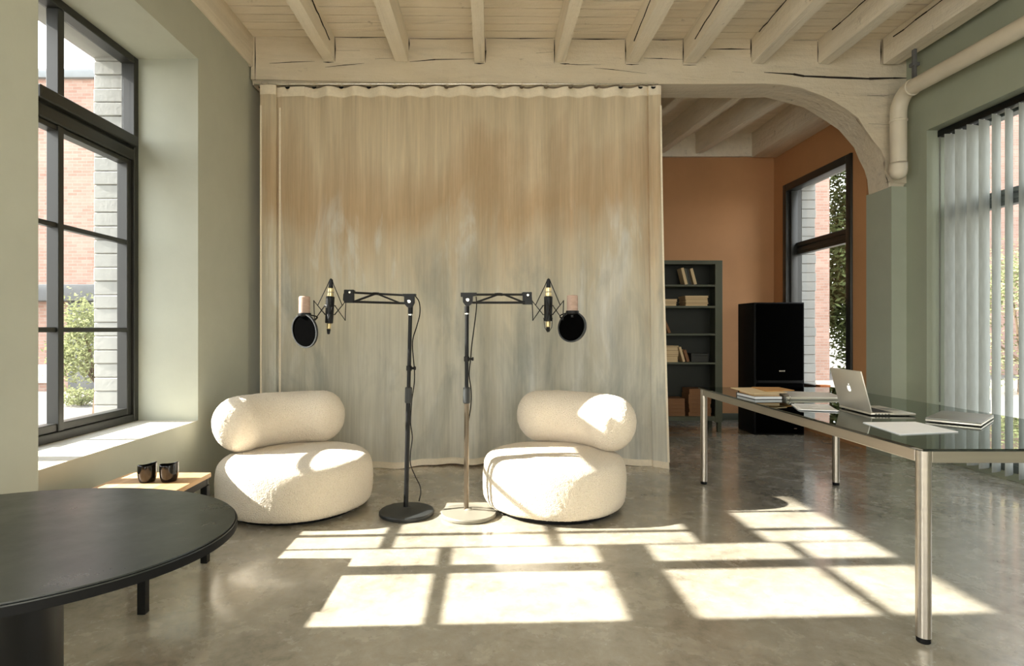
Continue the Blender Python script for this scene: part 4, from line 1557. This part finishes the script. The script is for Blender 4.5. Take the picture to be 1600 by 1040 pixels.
def book(name, lo, hi, label, cover, rz=0.0, pages='paper_old', group=None, loc=None, rot=None, spine=-1):
    """closed book: pages block between two boards and a spine; lo/hi local box"""
    L_ = Vector(lo); U_ = Vector(hi)
    c = Vector(((L_.x + U_.x) / 2, (L_.y + U_.y) / 2, L_.z)) if loc is None else Vector(loc)
    r_ = empty(name, c)
    if rot is not None:
        r_.rotation_euler = rot
    else:
        r_.rotation_euler = (0, 0, rz)
    dx, dy, h = (U_.x - L_.x) / 2, (U_.y - L_.y) / 2, U_.z - L_.z
    t_ = min(0.003, h * 0.15)
    mb_ = MB()
    mb_.box((-dx, -dy, 0), (dx, dy, t_))
    mb_.box((-dx, -dy, h - t_), (dx, dy, h))
    mb_.box((-dx, dy * spine - (0.003 if spine > 0 else 0), t_), (dx, dy * spine + (0 if spine > 0 else 0.003), h - t_))
    mb_.build('cover', cover, r_)
    mb_ = MB(); mb_.box((-dx + 0.004, -dy + 0.004, t_), (dx - 0.004, dy - 0.004, h - t_)); mb_.build('pages', pages, r_)
    return tag(r_, label, 'book', group)
# closed grey notebook computer / portfolio
r_ = tag(empty('closed_laptop', (2.335, 2.855, GZ), math.radians(42)), 'closed grey laptop lying askew near the blinds', 'laptop')
mb = MB(); mb.box((-0.185, -0.105, 0.003), (0.185, 0.105, 0.013), 0.003); mb.build('base', 'laptop', r_)
mb = MB(); mb.box((-0.185, -0.105, 0.0135), (0.185, 0.105, 0.021), 0.003); mb.build('lid', 'grey_cloth', r_)
mb = MB(); mb.box((-0.17, -0.09, 0.0), (0.17, 0.09, 0.0032)); mb.build('foot_strip', 'black_matte', r_)
book('paper_bound_book', (1.70, 3.70, GZ), (1.885, 3.95, GZ + 0.022), 'thick pale-paged book on the far end of the glass desk', 'dark_card', 0.05, 'paper', spine=1)
book('paper_bound_book', (1.705, 3.70, GZ + 0.022), (1.875, 3.93, GZ + 0.045), 'upper book under the tan folder on the glass desk', 'tan_card', -0.04, 'paper_old', spine=1)
r_ = tag(empty('folder', (1.80, 3.82, GZ + 0.045)), 'open tan folder with loose sheets on top of the books', 'folder')
mb = MB(); mb.prism([(-0.155, -0.21), (0.10, -0.15), (0.14, 0.18), (-0.13, 0.16)], 0.0, 0.004); mb.build('sheet', 'paper_old', r_)
mb = MB(); mb.prism([(-0.01, -0.10), (0.20, -0.05), (0.20, 0.15), (0.02, 0.17)], 0.0042, 0.008); mb.build('cover', 'tan_card', r_)
r_ = tag(empty('ring_binder', (2.10, 3.80, GZ)), 'flat grey ring binder between the books and the laptop', 'binder')
mb = MB(); mb.prism([(-0.205, -0.125), (0.19, -0.13), (0.23, 0.14), (-0.16, 0.15)], 0.0, 0.004); mb.build('cover', 'grey_cloth', r_)
mb = MB(); mb.hexa([(-0.20, -0.12, 0.004), (0.185, -0.125, 0.004), (0.225, 0.135, 0.004), (-0.155, 0.145, 0.004), (-0.20, -0.12, 0.020), (0.185, -0.125, 0.014), (0.225, 0.135, 0.020), (-0.155, 0.145, 0.032)], 0.002); mb.build('pages', 'laptop', r_)
mb = MB(); mb.tube([(-0.19 + 0.011 * math.cos(2 * PI * k / 16), -0.127, 0.0145 + 0.011 * math.sin(2 * PI * k / 16)) for k in range(17)], 0.002, 6); mb.build('ring', 'chrome', r_)
mb = MB(); mb.box((-0.055, -0.04, 0), (0.055, 0.04, 0.09), 0.006); mb.box((-0.06, -0.045, 0.07), (0.06, 0.045, 0.095), 0.004)
o = mb.build('terracotta_block', 'terracotta'); o.location = (3.84, 6.62, 0.462)
tag(o, 'terracotta block on the back room window sill', 'block')

# ------------------------------------------------------------------ speaker
SY = 6.53
sp = tag(empty('loudspeaker', (3.29, SY, 0)), 'tall black floor loudspeaker in the back room corner', 'speaker')
mb = MB(); mb.box((-0.285, 0, 0.0), (0.285, 0.42, 1.50), 0.006); mb.build('cabinet', 'black_matte', sp)
mb = MB(); mb.box((-0.265, -0.022, 0.62), (0.265, 0.0, 1.485), 0.012); gr_ = mb.build('upper_grille', 'black_mesh', sp)
mb = MB(); mb.box((-0.265, -0.018, 0.02), (0.265, 0.0, 0.585), 0.012); mb.build('lower_grille', 'black_mesh', sp)
mb = MB(); mb.box((-0.012, -0.026, 0.716), (0.054, -0.0215, 0.732), 0.001); mb.build('badge', 'steel', gr_)
mb = MB(); mb.box((-0.235, -0.004, 0.592), (0.235, 0.0, 0.612)); mb.build('trim_strip', 'black_metal', sp)
mb = MB(); mb.box((0.16, -0.0215, 0.07), (0.19, -0.0175, 0.078)); mb.build('badge', 'steel', sp)

# ------------------------------------------------------------------ bookcase with books
BY = 6.72
SS = F / BY
def bk_(px, py):
    return ((px - CX) / SS, H - (py - CY) / SS)
bc = tag(empty('bookcase', (2.2, BY, 0)), 'tall olive metal bookcase half hidden by the curtain', 'bookcase')
XR_ = bk_(1129, 0)[0]; XL_ = XR_ - 1.02
zt = bk_(0, 406.5)[1]
ox, oy = -2.2, -BY
D_ = 0.34
def bput(mb, nm, mt='shelf'):
    o = mb.build(nm, mt, bc); o.location = (-2.2, -BY, 0)
    return o
pw_ = 0.085
z_sh = [bk_(0, y)[1] for y in (444.3, 477.6, 520.8, 565.8, 650.5)]
zbot = 0.13
for x0, x1 in ((XL_, XL_ + pw_), (XR_ - pw_, XR_)):
    mb = MB(); mb.box((x0, BY, zbot - 0.02), (x1, BY + 0.03, zt), 0.002, 1); bput(mb, 'post')
    xs0 = x0 if x0 == XL_ else x1 - 0.02
    mb = MB(); mb.box((xs0, BY + 0.03, zbot - 0.02), (xs0 + 0.02, BY + D_, zt), 0.001, 1); bput(mb, 'side_panel')
mb = MB(); mb.box((XL_ + pw_, BY, zt - 0.045), (XR_ - pw_, BY + 0.03, zt), 0.002, 1); mb.box((XL_ + 0.02, BY + 0.03, zt - 0.02), (XR_ - 0.02, BY + D_, zt)); bput(mb, 'top_panel')
mb = MB(); mb.box((XL_ + 0.02, BY + D_ - 0.012, zbot), (XR_ - 0.02, BY + D_, zt - 0.02)); bput(mb, 'back_panel', 'shelf_shaded')
for i, z in enumerate(z_sh):
    mb = MB()
    t_ = 0.024 if i < 4 else 0.05
    mb.box((XL_ + 0.021, BY + 0.004, z - t_), (XR_ - 0.021, BY + D_ - 0.013, z), 0.002, 1)
    bput(mb, 'shelf')
for x in (XL_ + 0.03, XR_ - 0.055):
    for y in (BY + 0.005, BY + D_ - 0.055):
        mb = MB(); mb.box((x, y, 0), (x + 0.045, y + 0.045, zbot - 0.02), 0.002, 1); bput(mb, 'leg')

def stack(px0, px1, py_bot, heights, covers, shelf, side, grp, z):
    x0, x1 = bk_(px0, 0)[0], bk_(px1, 0)[0]
    n = len(heights)
    zz = z
    words = ['lowest', 'second-lowest', 'third-lowest', 'fourth-lowest', 'fifth-lowest', 'sixth-lowest', 'seventh-lowest']
    for k, h in enumerate(heights):
        hm = h / SS
        a, b = random.uniform(-0.006, 0.006), random.uniform(-0.008, 0.006)
        wd = words[k] if k < n - 1 else 'topmost'
        book('flat_book', (x0 + a, BY + 0.035, zz), (x1 + b, BY + 0.27, zz + hm - 0.0006), '%s book in the flat stack %s of the bookcase' % (wd, shelf), covers[k % len(covers)], 0.0, 'brown_card' if len(covers) == 1 else 'paper_old', grp, spine=1)
        zz += hm
stack(1013, 1059, 478, [4.4, 2.6, 4.0], ['paper_old', 'brown_card', 'paper_old'], 'left on the second shelf', 0, 'books in flat stacks', z_sh[1])
stack(1072.5, 1108.5, 477, [3, 2.6, 1.6, 2.6, 3.2, 3.2], ['paper_old', 'brown_card', 'paper_old'], 'right on the second shelf', 0, 'books in flat stacks', z_sh[1])
stack(1010, 1062, 565, [5, 4, 3, 3.2, 3.0, 6, 1.6], ['paper_old', 'paper_old', 'brown_card'], 'left on the fourth shelf', 0, 'books in flat stacks', z_sh[3])
stack(1033, 1072, 649, [6, 5.5, 6, 10], ['brown_card'], 'left on the bottom shelf', 0, 'books in flat stacks', z_sh[4])
stack(1078, 1113.5, 649, [5.8, 6.6, 7, 6.6, 8.2, 2.5, 6], ['brown_card'], 'right on the bottom shelf', 0, 'books in flat stacks', z_sh[4])

def leaning(px_base, w, h, lean_px, z, label, cover, pages='paper_old'):
    """upright book whose foot's right corner stands at px_base and whose top leans left"""
    wm_, hm = w / SS, h / SS
    an = math.atan2(lean_px, h)
    x = bk_(px_base, 0)[0] - wm_ * math.cos(an)
    r_ = empty('upright_book', (x, BY + 0.05, z + wm_ * math.sin(an) * 0 + 0.0005))
    r_.rotation_euler = (0, -an, 0)
    r_.location.z = z + 0.0005
    t_ = min(0.003, wm_ * 0.2)
    # rotate about lower right corner so that corner touches the shelf
    mb_ = MB()
    mb_.box((0, 0, 0), (t_, 0.15, hm)); mb_.box((wm_ - t_, 0, 0), (wm_, 0.15, hm)); mb_.box((t_, 0, 0), (wm_ - t_, 0.004, hm))
    mb_.build('cover', cover, r_)
    mb_ = MB(); mb_.box((t_, 0.004, 0.003), (wm_ - t_, 0.147, hm - 0.003)); mb_.build('pages', pages, r_)
    return tag(r_, label, 'book', 'upright books in the bookcase')
leaning(1077, 4.5, 27, 6.5, z_sh[0], 'leftmost leaning book on the top shelf, pale worn spine', 'paper_old')
leaning(1079.3, 2.0, 26, 5.5, z_sh[0], 'thin dark olive leaning book on the top shelf', 'shelf')
leaning(1083, 3.2, 26, 5.5, z_sh[0], 'dark leaning book in the middle of the top shelf', 'dark_card')
leaning(1091.5, 4.5, 26, 7, z_sh[0], 'rightmost leaning book on the top shelf, cream spine', 'paper_old')
leaning(1043.5, 6.5, 20.5, 9, z_sh[2], 'left one of two brown leaning books on the third shelf', 'brown_card')
leaning(1050.5, 4.0, 20.5, 8.5, z_sh[2], 'right one of two brown leaning books on the third shelf', 'brown_card')
leaning(1073, 3.6, 24, 7, z_sh[3], 'pale leaning book beside the flat stack on the fourth shelf', 'paper_old')
leaning(1080, 4.5, 19, 6, z_sh[3], 'brown leaning book on the fourth shelf next to the box', 'brown_card')
mb = MB()
x0, x1 = bk_(1082.5, 0)[0], bk_(1109.5, 0)[0]
r_ = tag(empty('storage_box', ((x0 + x1) / 2, BY + 0.15, z_sh[3])), 'dark lidded box at the right of the fourth shelf', 'box')
hw = (x1 - x0) / 2
mb.box((-hw, -0.1, 0), (hw, 0.1, 0.075), 0.002, 1); mb.build('body', 'dark_card', r_)
mb = MB(); mb.box((-hw - 0.002, -0.102, 0.076), (hw + 0.002, 0.102, 0.102), 0.002, 1); mb.build('lid', 'dark_card', r_)
